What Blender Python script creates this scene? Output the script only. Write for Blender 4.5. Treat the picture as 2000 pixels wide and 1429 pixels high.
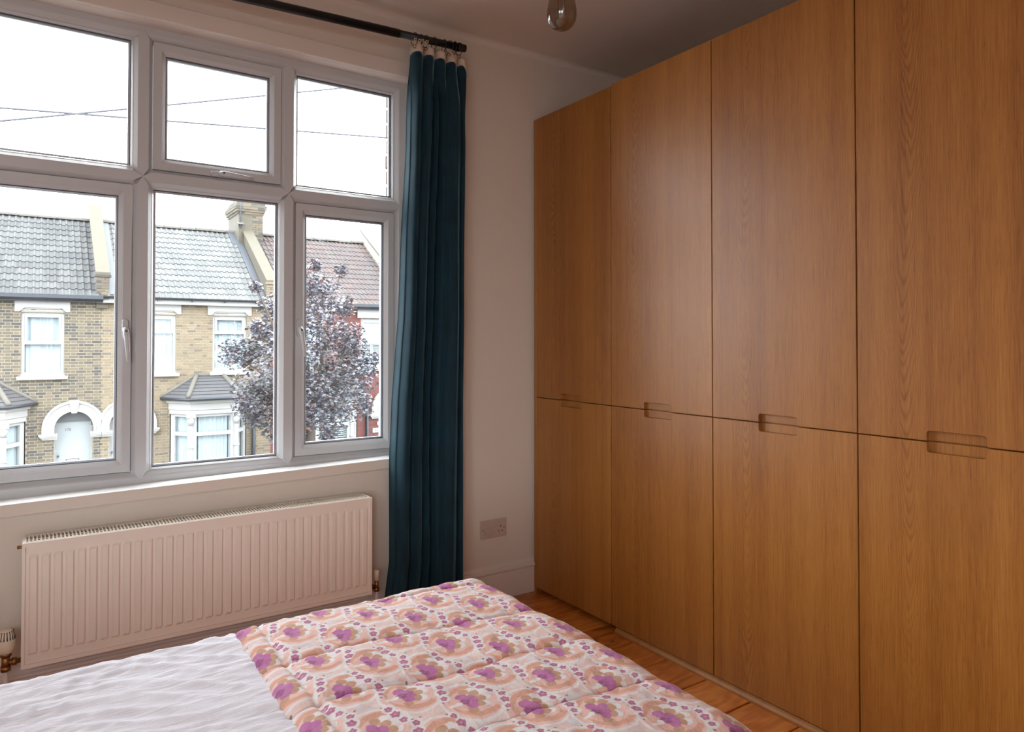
import bpy, bmesh, math, random
from mathutils import Vector, Matrix, noise
rnd = random.Random(7)
SC = bpy.context.scene
COL = SC.collection
for o in list(bpy.data.objects): bpy.data.objects.remove(o)

# ------------------------------------------------------------------ camera
EYE = 1.255                       # eye height above the bedroom floor
FPX, YAW, PITCH, SHIFT = 1363.41, math.radians(34.06), math.radians(0.906), -69.84 / 2000
cam = bpy.data.cameras.new('camera')
cam.sensor_fit = 'HORIZONTAL'; cam.sensor_width = 36.0
cam.lens = FPX / 2000 * 36.0; cam.shift_y = SHIFT; cam.clip_start = 0.02; cam.clip_end = 300
camo = bpy.data.objects.new('camera', cam); COL.objects.link(camo)
camo.location = (0, 0, EYE)
camo.rotation_euler = (math.pi / 2 + PITCH, 0, -YAW)
SC.camera = camo

# ------------------------------------------------------------------ light
SKY = 11.0
w = bpy.data.worlds.new('overcast'); SC.world = w; w.use_nodes = True
bg = w.node_tree.nodes['Background']
bg.inputs[0].default_value = (0.91, 0.965, 1.0, 1); bg.inputs[1].default_value = SKY
SC.view_settings.view_transform = 'Standard'; SC.view_settings.look = 'None'
SC.view_settings.gamma = 1.0; SC.view_settings.use_curve_mapping = False
SC.view_settings.exposure = 0.0
SC.cycles.max_bounces = 9; SC.cycles.diffuse_bounces = 6; SC.cycles.glossy_bounces = 3
SC.cycles.transparent_max_bounces = 12; SC.cycles.transmission_bounces = 6
SC.cycles.sample_clamp_indirect = 8.0; SC.cycles.adaptive_threshold = 0.04

# ------------------------------------------------------------------ helpers
def lin(r, g, b):
    f = lambda c: (c / 255 / 12.92) if c / 255 <= 0.04045 else ((c / 255 + 0.055) / 1.055) ** 2.4
    return (f(r), f(g), f(b), 1)

class NT:
    """small node-tree writer"""
    def __init__(s, tree): s.t = tree; s.n = tree.nodes; s.l = tree.links
    def put(s, sock, v):
        if isinstance(v, bpy.types.NodeSocket): s.l.new(v, sock)
        elif v is not None: sock.default_value = v
    def math(s, op, a, b=None, c=None, clamp=False):
        n = s.n.new('ShaderNodeMath'); n.operation = op; n.use_clamp = clamp
        for i, v in enumerate((a, b, c)): s.put(n.inputs[i], v)
        return n.outputs[0]
    def vmath(s, op, a, b=None):
        n = s.n.new('ShaderNodeVectorMath'); n.operation = op
        s.put(n.inputs[0], a); s.put(n.inputs[1], b)
        return n.outputs['Value'] if op in ('DISTANCE', 'LENGTH', 'DOT_PRODUCT') else n.outputs[0]
    def noise(s, vec, scale, detail=2, rough=0.5, dist=0.0):
        n = s.n.new('ShaderNodeTexNoise'); s.put(n.inputs['Vector'], vec)
        n.inputs['Scale'].default_value = scale; n.inputs['Detail'].default_value = detail
        n.inputs['Roughness'].default_value = rough; n.inputs['Distortion'].default_value = dist
        return n.outputs['Fac'], n.outputs['Color']
    def mapping(s, vec, scale=(1, 1, 1), loc=(0, 0, 0), rot=(0, 0, 0)):
        n = s.n.new('ShaderNodeMapping'); s.put(n.inputs[0], vec)
        n.inputs['Scale'].default_value = scale; n.inputs['Location'].default_value = loc
        n.inputs['Rotation'].default_value = rot
        return n.outputs[0]
    def ramp(s, fac, stops):
        n = s.n.new('ShaderNodeValToRGB'); e = n.color_ramp.elements
        while len(e) > 1: e.remove(e[-1])
        e[0].position, e[0].color = stops[0]
        for p, c in stops[1:]:
            k = e.new(p); k.color = c
        s.put(n.inputs[0], fac)
        return n.outputs[0]
    def mix(s, fac, a, b, mode='MIX'):
        n = s.n.new('ShaderNodeMix'); n.data_type = 'RGBA'; n.blend_type = mode
        s.put(n.inputs[0], fac); s.put(n.inputs[6], a); s.put(n.inputs[7], b)
        return n.outputs[2]
    def sep(s, vec):
        n = s.n.new('ShaderNodeSeparateXYZ'); s.put(n.inputs[0], vec); return n.outputs
    def comb(s, x, y, z=0.0):
        n = s.n.new('ShaderNodeCombineXYZ')
        for i, v in enumerate((x, y, z)): s.put(n.inputs[i], v)
        return n.outputs[0]
    def bump(s, h, strength=0.3, dist=0.01):
        n = s.n.new('ShaderNodeBump'); n.inputs['Strength'].default_value = strength
        n.inputs['Distance'].default_value = dist; s.put(n.inputs['Height'], h)
        return n.outputs[0]
    def coord(s, which='Object'):
        return s.n.new('ShaderNodeTexCoord').outputs[which]
    def rand(s): return s.n.new('ShaderNodeObjectInfo').outputs['Random']

def newmat(name):
    m = bpy.data.materials.new(name); m.use_nodes = True
    nt = NT(m.node_tree); b = m.node_tree.nodes['Principled BSDF']
    return m, nt, b

def plain(name, c, rough=0.5, var=0.06, scale=30, bump=0.0, metal=0.0, spec=0.5, stretch=(1, 1, 1), bscale=None):
    """paint-like material: colour with a little procedural variation and relief"""
    m, nt, b = newmat(name)
    v = nt.mapping(nt.coord(), stretch)
    f, _ = nt.noise(v, scale, 4, 0.6)
    k = nt.math('MULTIPLY_ADD', f, 2 * var, 1 - var)
    nt.put(b.inputs['Base Color'], nt.mix(1.0, c, nt.comb(k, k, k), 'MULTIPLY'))
    b.inputs['Roughness'].default_value = rough; b.inputs['Metallic'].default_value = metal
    b.inputs['Specular IOR Level'].default_value = spec
    if bump:
        g, _ = nt.noise(v, bscale or scale * 3, 3, 0.6)
        nt.put(b.inputs['Normal'], nt.bump(g, bump, 0.004))
    return m

class MB:
    """collects shapes and links them as ONE mesh object"""
    def __init__(s): s.v = []; s.f = []; s.mi = []; s.cur = 0; s.sm = []; s.smooth = False
    def mat(s, i): s.cur = i; return s
    def add(s, vs, fs):
        k = len(s.v); s.v += [tuple(v) for v in vs]
        for f in fs: s.f.append([i + k for i in f]); s.mi.append(s.cur); s.sm.append(s.smooth)
        return s
    def box(s, x0, x1, y0, y1, z0, z1):
        if x0 > x1: x0, x1 = x1, x0
        if y0 > y1: y0, y1 = y1, y0
        if z0 > z1: z0, z1 = z1, z0
        return s.add([(x0, y0, z0), (x1, y0, z0), (x1, y1, z0), (x0, y1, z0), (x0, y0, z1), (x1, y0, z1), (x1, y1, z1), (x0, y1, z1)],
                     [(0, 3, 2, 1), (4, 5, 6, 7), (0, 1, 5, 4), (1, 2, 6, 5), (2, 3, 7, 6), (3, 0, 4, 7)])
    def prism(s, poly, fn0, fn1):
        """poly of 2D points; fn maps a 2D point to 3D for each of the two caps"""
        n = len(poly); a = [fn0(p) for p in poly]; b = [fn1(p) for p in poly]
        return s.add(a + b, [tuple(range(n))[::-1], tuple(range(n, 2 * n))] + [(i, (i + 1) % n, n + (i + 1) % n, n + i) for i in range(n)])
    def prism_y(s, poly, y0, y1):
        return s.prism(poly, lambda p: (p[0], y0, p[1]), lambda p: (p[0], y1, p[1]))
    def prism_x(s, poly, x0, x1):
        return s.prism(poly, lambda p: (x0, p[0], p[1]), lambda p: (x1, p[0], p[1]))
    def prism_z(s, poly, z0, z1):
        return s.prism(poly, lambda p: (p[0], p[1], z0), lambda p: (p[0], p[1], z1))
    def cyl(s, a, b, r0, r1=None, n=16, caps=True):
        r1 = r0 if r1 is None else r1
        a = Vector(a); b = Vector(b); d = (b - a).normalized()
        u = d.orthogonal().normalized(); v = d.cross(u)
        ring = lambda c, r: [c + (u * math.cos(2 * math.pi * i / n) + v * math.sin(2 * math.pi * i / n)) * r for i in range(n)]
        fs = [(i, (i + 1) % n, n + (i + 1) % n, n + i) for i in range(n)]
        sm = s.smooth; s.smooth = True; k = len(s.v); s.add(ring(a, r0) + ring(b, r1), fs); s.smooth = sm
        if caps: s.f += [[k + i for i in range(n)][::-1], [k + n + i for i in range(n)]]; s.mi += [s.cur] * 2; s.sm += [False] * 2
        return s
    def tube(s, pts, r, n=8):
        pts = [Vector(p) for p in pts]; rr = r if isinstance(r, (list, tuple)) else [r] * len(pts)
        rings = []; u = None
        for i, p in enumerate(pts):
            d = (pts[min(i + 1, len(pts) - 1)] - pts[max(i - 1, 0)]).normalized()
            if u is None: u = d.orthogonal().normalized()
            u = (u - d * u.dot(d)).normalized(); v = d.cross(u)
            rings.append([p + (u * math.cos(2 * math.pi * k / n) + v * math.sin(2 * math.pi * k / n)) * rr[i] for k in range(n)])
        fs = []
        for i in range(len(pts) - 1):
            for k in range(n): fs.append((i * n + k, i * n + (k + 1) % n, (i + 1) * n + (k + 1) % n, (i + 1) * n + k))
        fs.append(tuple(range(n))[::-1]); fs.append(tuple((len(pts) - 1) * n + k for k in range(n)))
        sm = s.smooth; s.smooth = True; s.add([v for r_ in rings for v in r_], fs); s.smooth = sm
        return s
    def lathe(s, prof, c=(0, 0, 0), n=24):
        """prof: (radius, z) pairs around the z axis at c"""
        vs = []; fs = []
        for r, z in prof:
            for k in range(n): vs.append((c[0] + r * math.cos(2 * math.pi * k / n), c[1] + r * math.sin(2 * math.pi * k / n), c[2] + z))
        for i in range(len(prof) - 1):
            for k in range(n): fs.append((i * n + k, i * n + (k + 1) % n, (i + 1) * n + (k + 1) % n, (i + 1) * n + k))
        sm = s.smooth; s.smooth = True; s.add(vs, fs); s.smooth = sm
        return s
    def grid(s, fn, nu, nv):
        vs = [fn(i / nu, j / nv) for j in range(nv + 1) for i in range(nu + 1)]
        fs = [(j * (nu + 1) + i, j * (nu + 1) + i + 1, (j + 1) * (nu + 1) + i + 1, (j + 1) * (nu + 1) + i) for j in range(nv) for i in range(nu)]
        sm = s.smooth; s.smooth = True; s.add(vs, fs); s.smooth = sm
        return s
    def ring(s, c, nrm, R, r, n=20, m=6):
        c = Vector(c); d = Vector(nrm).normalized(); u = d.orthogonal().normalized(); v = d.cross(u)
        vs = []; fs = []
        for i in range(n):
            a = 2 * math.pi * i / n; e = u * math.cos(a) + v * math.sin(a)
            for k in range(m):
                b = 2 * math.pi * k / m; vs.append(c + e * (R + r * math.cos(b)) + d * r * math.sin(b))
        for i in range(n):
            for k in range(m): fs.append((i * m + k, ((i + 1) % n) * m + k, ((i + 1) % n) * m + (k + 1) % m, i * m + (k + 1) % m))
        sm = s.smooth; s.smooth = True; s.add(vs, fs); s.smooth = sm
        return s
    def mesh(s, name, mats):
        me = bpy.data.meshes.new(name); me.from_pydata(s.v, [], s.f)
        for m in (mats if isinstance(mats, (list, tuple)) else [mats]): me.materials.append(m)
        me.polygons.foreach_set('material_index', s.mi); me.polygons.foreach_set('use_smooth', s.sm)
        me.update(); return me
    def build(s, name, mats, parent=None, bevel=0.0, seg=2, fix=True):
        me = s.mesh(name, mats)
        if fix:
            bm = bmesh.new(); bm.from_mesh(me); bmesh.ops.recalc_face_normals(bm, faces=bm.faces); bm.to_mesh(me); bm.free()
        o = bpy.data.objects.new(name, me); COL.objects.link(o); adopt(o, parent)
        if bevel:
            b = o.modifiers.new('bevel', 'BEVEL'); b.width = bevel; b.segments = seg; b.limit_method = 'ANGLE'; b.angle_limit = math.radians(40)
            b.harden_normals = False
        return o

def adopt(o, parent):
    if parent is not None:
        o.parent = parent; o.matrix_parent_inverse = Matrix.Translation(-Vector(wloc(parent)))
def wloc(o):
    l = Vector(o.location)
    if o.parent is not None: l = l + wloc(o.parent) + o.matrix_parent_inverse.translation
    return l
def tag(o, label=None, cat=None, group=None, kind=None):
    if label: o['label'] = label
    if cat: o['category'] = cat
    if group: o['group'] = group
    if kind: o['kind'] = kind
    return o
def thing(name, label, cat, loc=(0, 0, 0), group=None, kind=None):
    o = bpy.data.objects.new(name, None); COL.objects.link(o); o.location = loc; o.empty_display_size = 0.1
    return tag(o, label, cat, group, kind)
def inst(name, me, parent, loc, rot=(0, 0, 0), scale=(1, 1, 1)):
    """one more object on shared mesh data, placed in world space under parent"""
    o = bpy.data.objects.new(name, me); COL.objects.link(o); adopt(o, parent)
    o.location = loc; o.rotation_euler = rot; o.scale = scale
    return o
def rects_minus(x0, x1, z0, z1, holes):
    xs = sorted({x0, x1, *[min(max(h[i], x0), x1) for h in holes for i in (0, 1)]})
    zs = sorted({z0, z1, *[min(max(h[i], z0), z1) for h in holes for i in (2, 3)]})
    out = []
    for a, b in zip(xs, xs[1:]):
        for c, d in zip(zs, zs[1:]):
            mx, mz = (a + b) / 2, (c + d) / 2
            if not any(h[0] < mx < h[1] and h[2] < mz < h[3] for h in holes): out.append((a, b, c, d))
    return out
def text_mesh(name, body, size, mat, parent, loc, rot, extrude=0.002, align='CENTER'):
    cu = bpy.data.curves.new(name, 'FONT'); cu.body = body; cu.size = size; cu.extrude = extrude
    cu.align_x = align; cu.align_y = 'CENTER'
    t = bpy.data.objects.new(name, cu); COL.objects.link(t)
    dg = bpy.context.evaluated_depsgraph_get(); me = bpy.data.meshes.new_from_object(t.evaluated_get(dg))
    bpy.data.objects.remove(t); me.materials.clear(); me.materials.append(mat); me.name = name
    return inst(name, me, parent, loc, rot)
sstep = lambda a, b, x: (lambda t: t * t * (3 - 2 * t))(min(1, max(0, (x - a) / (b - a))))
def lerp_table(tb, x):
    if x <= tb[0][0]: return tb[0][1]
    for (a, p), (b, q) in zip(tb, tb[1:]):
        if x <= b: return p + (q - p) * (x - a) / (b - a)
    return tb[-1][1]

# ------------------------------------------------------------------ materials of the room
M_WALL = plain('wall_paint', lin(213, 201, 188), 0.62, 0.025, 3.0, 0.10, bscale=140)
M_CEIL = plain('ceiling_paint', lin(216, 206, 197), 0.75, 0.02, 2.0, 0.05)
M_PALE = plain('pale_paint', lin(228, 218, 208), 0.6, 0.02, 2.0)
M_TRIM = plain('skirting_paint', lin(214, 202, 193), 0.42, 0.03, 6.0, 0.06)
M_UPVC = plain('white_upvc', lin(188, 188, 189), 0.32, 0.02, 4.0)
M_SILL = plain('white_gloss', lin(243, 245, 245), 0.22, 0.015, 5.0)
M_GASK = plain('grey_gasket', lin(80, 84, 92), 0.6)
M_SPAC = plain('spacer_bar', lin(190, 196, 204), 0.35, metal=0.6)
M_RAD = plain('radiator_enamel', lin(228, 215, 202), 0.4, 0.015, 4.0)
M_RADW = plain('radiator_white', lin(236, 230, 218), 0.35, 0.02, 8.0)
M_DARK = plain('dark_gap', lin(30, 26, 24), 0.8)
M_BRASS = plain('aged_brass', lin(150, 106, 66), 0.36, 0.15, 60, metal=0.85)
M_CREAMP = plain('cream_plastic', lin(222, 206, 184), 0.45, 0.02)
M_PIPE = plain('painted_pipe', lin(214, 198, 188), 0.45)
M_BLACK = plain('black_metal', lin(22, 23, 26), 0.38, 0.1, 20)
M_TAPE = plain('cream_heading_tape', lin(196, 176, 156), 0.85, 0.08, 90, 0.2, bscale=600)
M_SOCKET = plain('socket_plastic', lin(190, 168, 156), 0.4, 0.02)

def glass_mat(name, tint=(1, 1, 1, 1), gloss=0.0, rough=0.0):
    m = bpy.data.materials.new(name); m.use_nodes = True; nt = NT(m.node_tree); nt.n.clear()
    out = nt.n.new('ShaderNodeOutputMaterial'); tr = nt.n.new('ShaderNodeBsdfTransparent'); tr.inputs[0].default_value = tint
    gl = nt.n.new('ShaderNodeBsdfGlossy'); gl.inputs['Roughness'].default_value = rough
    lw = nt.n.new('ShaderNodeLayerWeight'); lw.inputs['Blend'].default_value = 0.5
    sch = nt.math('MULTIPLY_ADD', nt.math('POWER', lw.outputs['Facing'], 5.0), 0.8, 0.025)    # thin-pane reflectance
    fac = nt.math('MINIMUM', sch, 1.0)
    if gloss > 0.04: fac = nt.math('ADD', fac, gloss, clamp=True)
    mx = nt.n.new('ShaderNodeMixShader'); nt.put(mx.inputs[0], fac)
    nt.l.new(tr.outputs[0], mx.inputs[1]); nt.l.new(gl.outputs[0], mx.inputs[2]); nt.l.new(mx.outputs[0], out.inputs[0])
    return m
M_GLASS = glass_mat('clear_glass')
M_FARGLASS = glass_mat('far_window_glass', (0.93, 0.965, 0.975, 1), 0.0)
M_SMOKE = glass_mat('smoked_glass', lin(205, 190, 170), 0.07)

def oak_mat():
    m, nt, b = newmat('oak_veneer')
    p = nt.coord(); x, y, z = nt.sep(p)
    r = nt.rand()
    wob, _ = nt.noise(nt.mapping(p, (1, 2.2, 0.7)), 2.2, 3, 0.55)
    # one leaf of veneer every 0.555 m: crown figure right of each leaf's edge, straight grain elsewhere
    yy = nt.math('DIVIDE', nt.math('SUBTRACT', 2.841, y), 0.555)
    fy = nt.math('SUBTRACT', nt.math('FRACT', yy), 0.27)
    d = nt.math('MULTIPLY_ADD', nt.math('SUBTRACT', wob, 0.5), 0.09, nt.math('MULTIPLY', fy, 0.555))
    fine, _ = nt.noise(nt.mapping(p, (1, 9, 2.5)), 3.0, 2)
    par = nt.math('MULTIPLY', nt.math('POWER', nt.math('ABSOLUTE', d), 1.6), 34.0)
    ph = nt.math('ADD', nt.math('MULTIPLY', nt.math('SUBTRACT', z, par), 120.0), nt.math('ADD', nt.math('MULTIPLY', wob, 46.0), nt.math('MULTIPLY', fine, 16.0)))
    ring = nt.math('POWER', nt.math('MULTIPLY_ADD', nt.math('SINE', ph), 0.5, 0.5), 2.0)
    near = nt.math('SUBTRACT', 1.0, nt.math('MULTIPLY', nt.math('ABSOLUTE', d), 9.5), clamp=True)
    patch, _ = nt.noise(nt.mapping(p, (1, 1.5, 0.9)), 1.7, 2)
    patch = nt.math('MULTIPLY', nt.math('SUBTRACT', patch, 0.36), 3.4, clamp=True)
    fib, _ = nt.noise(nt.mapping(p, (1, 300, 7)), 1.0, 3, 0.7)
    fig = nt.math('MULTIPLY', nt.math('MULTIPLY', ring, near), nt.math('MULTIPLY', patch, nt.math('MULTIPLY_ADD', fib, 1.6, 0.2)))
    pore, _ = nt.noise(nt.mapping(p, (1, 520, 16)), 1.0, 2, 0.6)
    pore = nt.math('GREATER_THAN', pore, 0.63)
    band, _ = nt.noise(nt.mapping(p, (1, 11, 0.25)), 1.0, 3, 0.6)
    band2, _ = nt.noise(nt.mapping(p, (1, 34, 0.4)), 1.0, 2, 0.6)
    t = nt.math('ADD', nt.math('MULTIPLY_ADD', band, 0.55, 0.15), nt.math('MULTIPLY_ADD', band2, 0.30, 0.10))
    t = nt.math('ADD', t, nt.math('MULTIPLY', nt.math('SUBTRACT', fib, 0.5), 0.8))
    t = nt.math('SUBTRACT', t, nt.math('MULTIPLY', fig, 0.23))
    t = nt.math('SUBTRACT', t, nt.math('MULTIPLY', pore, 0.16))
    t = nt.math('ADD', t, nt.math('MULTIPLY', nt.math('SUBTRACT', r, 0.5), 0.10))
    c = nt.ramp(t, [(0.12, lin(84, 44, 10)), (0.45, lin(136, 82, 28)), (0.68, lin(157, 101, 40)), (0.95, lin(174, 120, 56))])
    nt.put(b.inputs['Base Color'], c)
    b.inputs['Specular IOR Level'].default_value = 0.58
    nt.put(b.inputs['Roughness'], nt.math('MULTIPLY_ADD', fib, 0.12, 0.33))
    nt.put(b.inputs['Normal'], nt.bump(nt.math('SUBTRACT', fib, nt.math('MULTIPLY', pore, 0.6)), 0.10, 0.002))
    return m
M_OAK = oak_mat()

def board_mat():
    m, nt, b = newmat('old_pine_board')
    p = nt.coord('Object'); r = nt.rand()
    q = nt.vmath('ADD', p, nt.comb(nt.math('MULTIPLY', r, 37.0), nt.math('MULTIPLY', r, 11.0), 0.0))
    wob, _ = nt.noise(nt.mapping(q, (1.6, 5, 1)), 1.6, 3)
    x, y, z = nt.sep(q)
    ring = nt.math('SINE', nt.math('ADD', nt.math('MULTIPLY', y, 90.0), nt.math('MULTIPLY', wob, 34.0)))
    fib, _ = nt.noise(nt.mapping(q, (6, 200, 1)), 1.0, 3, 0.7)
    knot = nt.n.new('ShaderNodeTexVoronoi'); nt.put(knot.inputs['Vector'], nt.mapping(q, (2.2, 4.4, 0.2))); knot.inputs['Scale'].default_value = 1.5
    kn = nt.math('LESS_THAN', knot.outputs['Distance'], 0.055)
    dirt, _ = nt.noise(q, 7, 4, 0.7)
    t = nt.math('ADD', nt.math('MULTIPLY_ADD', ring, 0.10, 0.5), nt.math('MULTIPLY', nt.math('SUBTRACT', fib, 0.5), 0.6))
    t = nt.math('ADD', t, nt.math('MULTIPLY', nt.math('SUBTRACT', r, 0.5), 0.3))
    t = nt.math('ADD', t, nt.math('MULTIPLY', nt.math('SUBTRACT', dirt, 0.5), 0.5))
    c = nt.ramp(t, [(0.1, lin(120, 62, 20)), (0.45, lin(196, 114, 46)), (0.75, lin(222, 146, 68)), (1.0, lin(232, 166, 90))])
    c = nt.mix(nt.math('MULTIPLY', kn, 0.75), c, lin(64, 30, 12))
    nt.put(b.inputs['Base Color'], c); b.inputs['Roughness'].default_value = 0.3
    nt.put(b.inputs['Normal'], nt.bump(fib, 0.12, 0.002))
    return m
M_BOARD = board_mat()

# ------------------------------------------------------------------ room shell
YW, YP = 2.88, 2.955              # inner face of the window wall, inner face of the window frame
XL, XR, YB, ZC = -1.75, 2.70, -1.45, 2.725
WX0, WX1, WZ0, WZ1 = -0.31, 1.415, 0.70, 2.462
m = MB()
for a, b, c, d in rects_minus(XL - 0.2, XR + 0.2, -0.25, ZC + 0.3, [(WX0, WX1, WZ0, WZ1)]): m.box(a, b, YW, YP + 0.085, c, d)
wall_front = tag(m.build('wall_front', M_WALL), 'pinkish beige plaster wall around the big white window', 'wall', kind='structure')
o = MB().box(XR, XR + 0.2, YB - 0.2, YW, -0.25, ZC + 0.3).build('wall_right', M_WALL); tag(o, 'plaster wall behind the row of oak wardrobes', 'wall', kind='structure')
m = MB()
LWY0, LWY1, LWZ0, LWZ1 = -1.35, -0.35, 0.15, 2.50       # added unseen windows behind the camera, put in to brighten the room
for a, b, c, d in rects_minus(YB - 0.2, YW, -0.25, ZC + 0.3, [(LWY0, LWY1, LWZ0, LWZ1)]): m.box(XL - 0.2, XL, a, b, c, d)
o = m.build('wall_left', M_PALE); tag(o, 'pale plaster wall at the head of the bed', 'wall', kind='structure')
RWX0, RWX1 = -1.70, -0.60
m = MB()
for a, b, c, d in rects_minus(XL, XR, -0.25, ZC + 0.3, [(RWX0, RWX1, LWZ0, LWZ1)]): m.box(a, b, YB - 0.2, YB, c, d)
o = m.build('wall_rear', M_PALE); tag(o, 'pale plaster wall behind the bed opposite the window', 'wall', kind='structure')
def fill_window(name, label, fn, w, zc):
    """added unseen window for fill daylight: frame with a middle stile and two panes; fn maps (u, depth) to x, y"""
    t = thing(name, label, 'window', (*fn(w / 2, 0.08), LWZ0), kind='structure')
    P = lambda u0, u1, z0, z1, d0, d1: MB().box(fn(u0, d0)[0], fn(u1, d1)[0], fn(u0, d0)[1], fn(u1, d1)[1], z0, z1)
    for u0, u1, z0, z1 in ((0, 0.06, LWZ0, LWZ1), (w - 0.06, w, LWZ0, LWZ1), (w / 2 - 0.03, w / 2 + 0.03, LWZ0, LWZ1), (0.06, w - 0.06, LWZ0, LWZ0 + 0.07), (0.06, w - 0.06, LWZ1 - 0.06, LWZ1)):
        P(u0, u1, z0, z1, 0.06, 0.12).build('frame_bar', M_UPVC, t, 0.004)
    for u0, u1 in ((0.06, w / 2 - 0.03), (w / 2 + 0.03, w - 0.06)): P(u0, u1, LWZ0 + 0.07, LWZ1 - 0.06, 0.088, 0.094).build('pane', M_GLASS, t)
fill_window('fill_window_2', 'added fill-light window behind the camera beside the bed head', lambda u, d: (XL - d, LWY0 + u), LWY1 - LWY0, 0)
fill_window('fill_window_3', 'added fill-light window in the wall behind the camera', lambda u, d: (RWX0 + u, YB - d), RWX1 - RWX0, 0)
m = MB().box(XL, XR, YB, YW, ZC, ZC + 0.3)
m.build('ceiling', M_CEIL); ceil = bpy.data.objects['ceiling']
tag(ceil, 'plain painted bedroom ceiling above the wardrobes and window', 'ceiling', kind='structure')
cv = [(YW, ZC), (YW, ZC - 0.028)] + [(YW - 0.028 * (1 - math.cos(a)), ZC - 0.028 + 0.028 * math.sin(a)) for a in [math.radians(k * 15) for k in range(1, 7)]]
MB().prism_x(cv, XL, XR).build('cove', M_CEIL, ceil)

# floor: separate boards on a dark subfloor
flo = MB().box(XL, XR, YB, YW, -0.25, -0.024).build('floor', M_DARK)
tag(flo, 'varnished orange pine floorboards with dark gaps between them', 'floor', kind='structure')
joints = [2.86, 2.744, 2.54, 2.345, 2.151, 1.958, 1.76, 1.567, 1.378]
while joints[-1] > YB: joints.append(joints[-1] - 0.193)
for k, (a, b) in enumerate(zip(joints, joints[1:])):
    g0, g1 = 0.0022 + 0.0022 * rnd.random(), 0.0022 + 0.0022 * rnd.random()
    dz = rnd.uniform(-0.0015, 0.0)
    me = MB().box(XL - 0.9, XR - 0.9, -(a - b) / 2 + g0, (a - b) / 2 - g1, -0.024, dz).mesh('floorboard', M_BOARD)
    fb = inst('floorboard', me, flo, (0.9, (a + b) / 2, 0))
    bv = fb.modifiers.new('bevel', 'BEVEL'); bv.width = 0.0015; bv.segments = 1

# skirting with a moulded top
sk = [(YW, 0), (YW - 0.02, 0), (YW - 0.02, 0.128), (YW - 0.026, 0.134), (YW - 0.026, 0.142), (YW - 0.018, 0.147), (YW - 0.018, 0.153), (YW - 0.012, 0.160), (YW - 0.006, 0.167), (YW, 0.169)]
tag(MB().prism_x(sk, XL, XR).build('baseboard_front', M_TRIM), 'tall painted skirting board with moulded top below the socket', 'skirting board', kind='structure')
sk2 = [(XL, 0), (XL + 0.02, 0), (XL + 0.02, 0.13), (XL + 0.012, 0.16), (XL, 0.169)]
tag(MB().prism(sk2, lambda p: (p[0], YB, p[1]), lambda p: (p[0], YW - 0.02, p[1])).build('baseboard_left', M_TRIM), 'painted skirting board along the wall at the bed head', 'skirting board', kind='structure')

# head board over the window and inner sill
m = MB().box(WX0 - 0.08, WX1 + 0.08, YW - 0.012, YW + 0.01, 2.449, 2.515)
m.box(WX0, WX1, YW + 0.01, YP + 0.01, 2.449, 2.462)
tag(m.build('trim_1', M_TRIM, bevel=0.003), 'painted timber head board running along the top of the window', 'window trim', kind='structure')
sl = lambda x, z: z + (x - 0.55) * 0.0175
m = MB()
x0, x1, y0, y1 = WX0 - 0.06, WX1 + 0.03, 2.851, YP + 0.02
zt, zb = 0.726, 0.686
vs = [(x0, y0, sl(x0, zb)), (x1, y0, sl(x1, zb)), (x1, y1, sl(x1, zb)), (x0, y1, sl(x0, zb)), (x0, y0, sl(x0, zt)), (x1, y0, sl(x1, zt)), (x1, y1, sl(x1, zt)), (x0, y1, sl(x0, zt))]
m.mat(1).add(vs, [(0, 3, 2, 1), (0, 1, 5, 4), (1, 2, 6, 5), (2, 3, 7, 6), (3, 0, 4, 7)]); m.mat(0).add(vs[4:], [(0, 1, 2, 3)])
tag(m.build('trim_2', [M_SILL, M_WALL], fix=False), 'window sill board, glossy white top and beige front edge', 'window sill', kind='structure')

# ------------------------------------------------------------------ the white window
win = thing('window_1', 'white upvc six-light casement window over the radiator', 'window', (0.6, YP, WZ0), kind='structure')
def rect_ring(m, x0, x1, z0, z1, prof):
    """mitred rectangular ring; prof = closed list of (inset, y)"""
    n = len(prof); vs = []
    for i, y in prof: vs += [(x0 + i, y, z0 + i), (x1 - i, y, z0 + i), (x1 - i, y, z1 - i), (x0 + i, y, z1 - i)]
    fs = []
    for a in range(n):
        b = (a + 1) % n
        for k in range(4):
            l = (k + 1) % 4; fs.append((a * 4 + k, a * 4 + l, b * 4 + l, b * 4 + k))
    m.add(vs, fs); return m
B = YP + 0.07
rect_ring(MB(), WX0, WX1, WZ0, WZ1 + 0.008, [(0, B), (0, YP), (0.047, YP), (0.052, YP + 0.003), (0.066, YP + 0.016), (0.066, B)]).build('outer_frame', M_UPVC, win, 0.0012, 1)
CX = [(-0.244, 0.285), (0.347, 0.834), (0.892, 1.349)]
RZ = [(0.766, 1.846), (1.909, 2.404)]
def bar(name, c, a, b, vert):
    """mullion / transom piece with pointed ends and bevelled shoulders"""
    def poly(h, t):
        pp = [(-h, a), (0, a - t), (h, a), (h, b), (0, b + t), (-h, b)]
        return [(c + u, v) for u, v in pp] if vert else [(v, c + u) for u, v in pp]
    m = MB(); H, F = 0.0315, 0.0185
    m.prism_y(poly(H, 0.0), YP + 0.015, B)
    m.prism(poly(H, 0.030), lambda p: (p[0], YP + 0.0155, p[1]), lambda p: (p[0], YP + 0.0145, p[1]))
    q0, q1 = poly(H, 0.032), poly(F, 0.032)
    n = 6; k = [(x, YP + 0.0145, z) for x, z in q0] + [(x, YP - 0.0012, z) for x, z in q1]
    m.add(k, [tuple(range(n, 2 * n))] + [(i, (i + 1) % n, n + (i + 1) % n, n + i) for i in range(n)])
    return m.build(name, M_UPVC, win)
XM1, XM2, ZT = 0.316, 0.863, 1.8775
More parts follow.
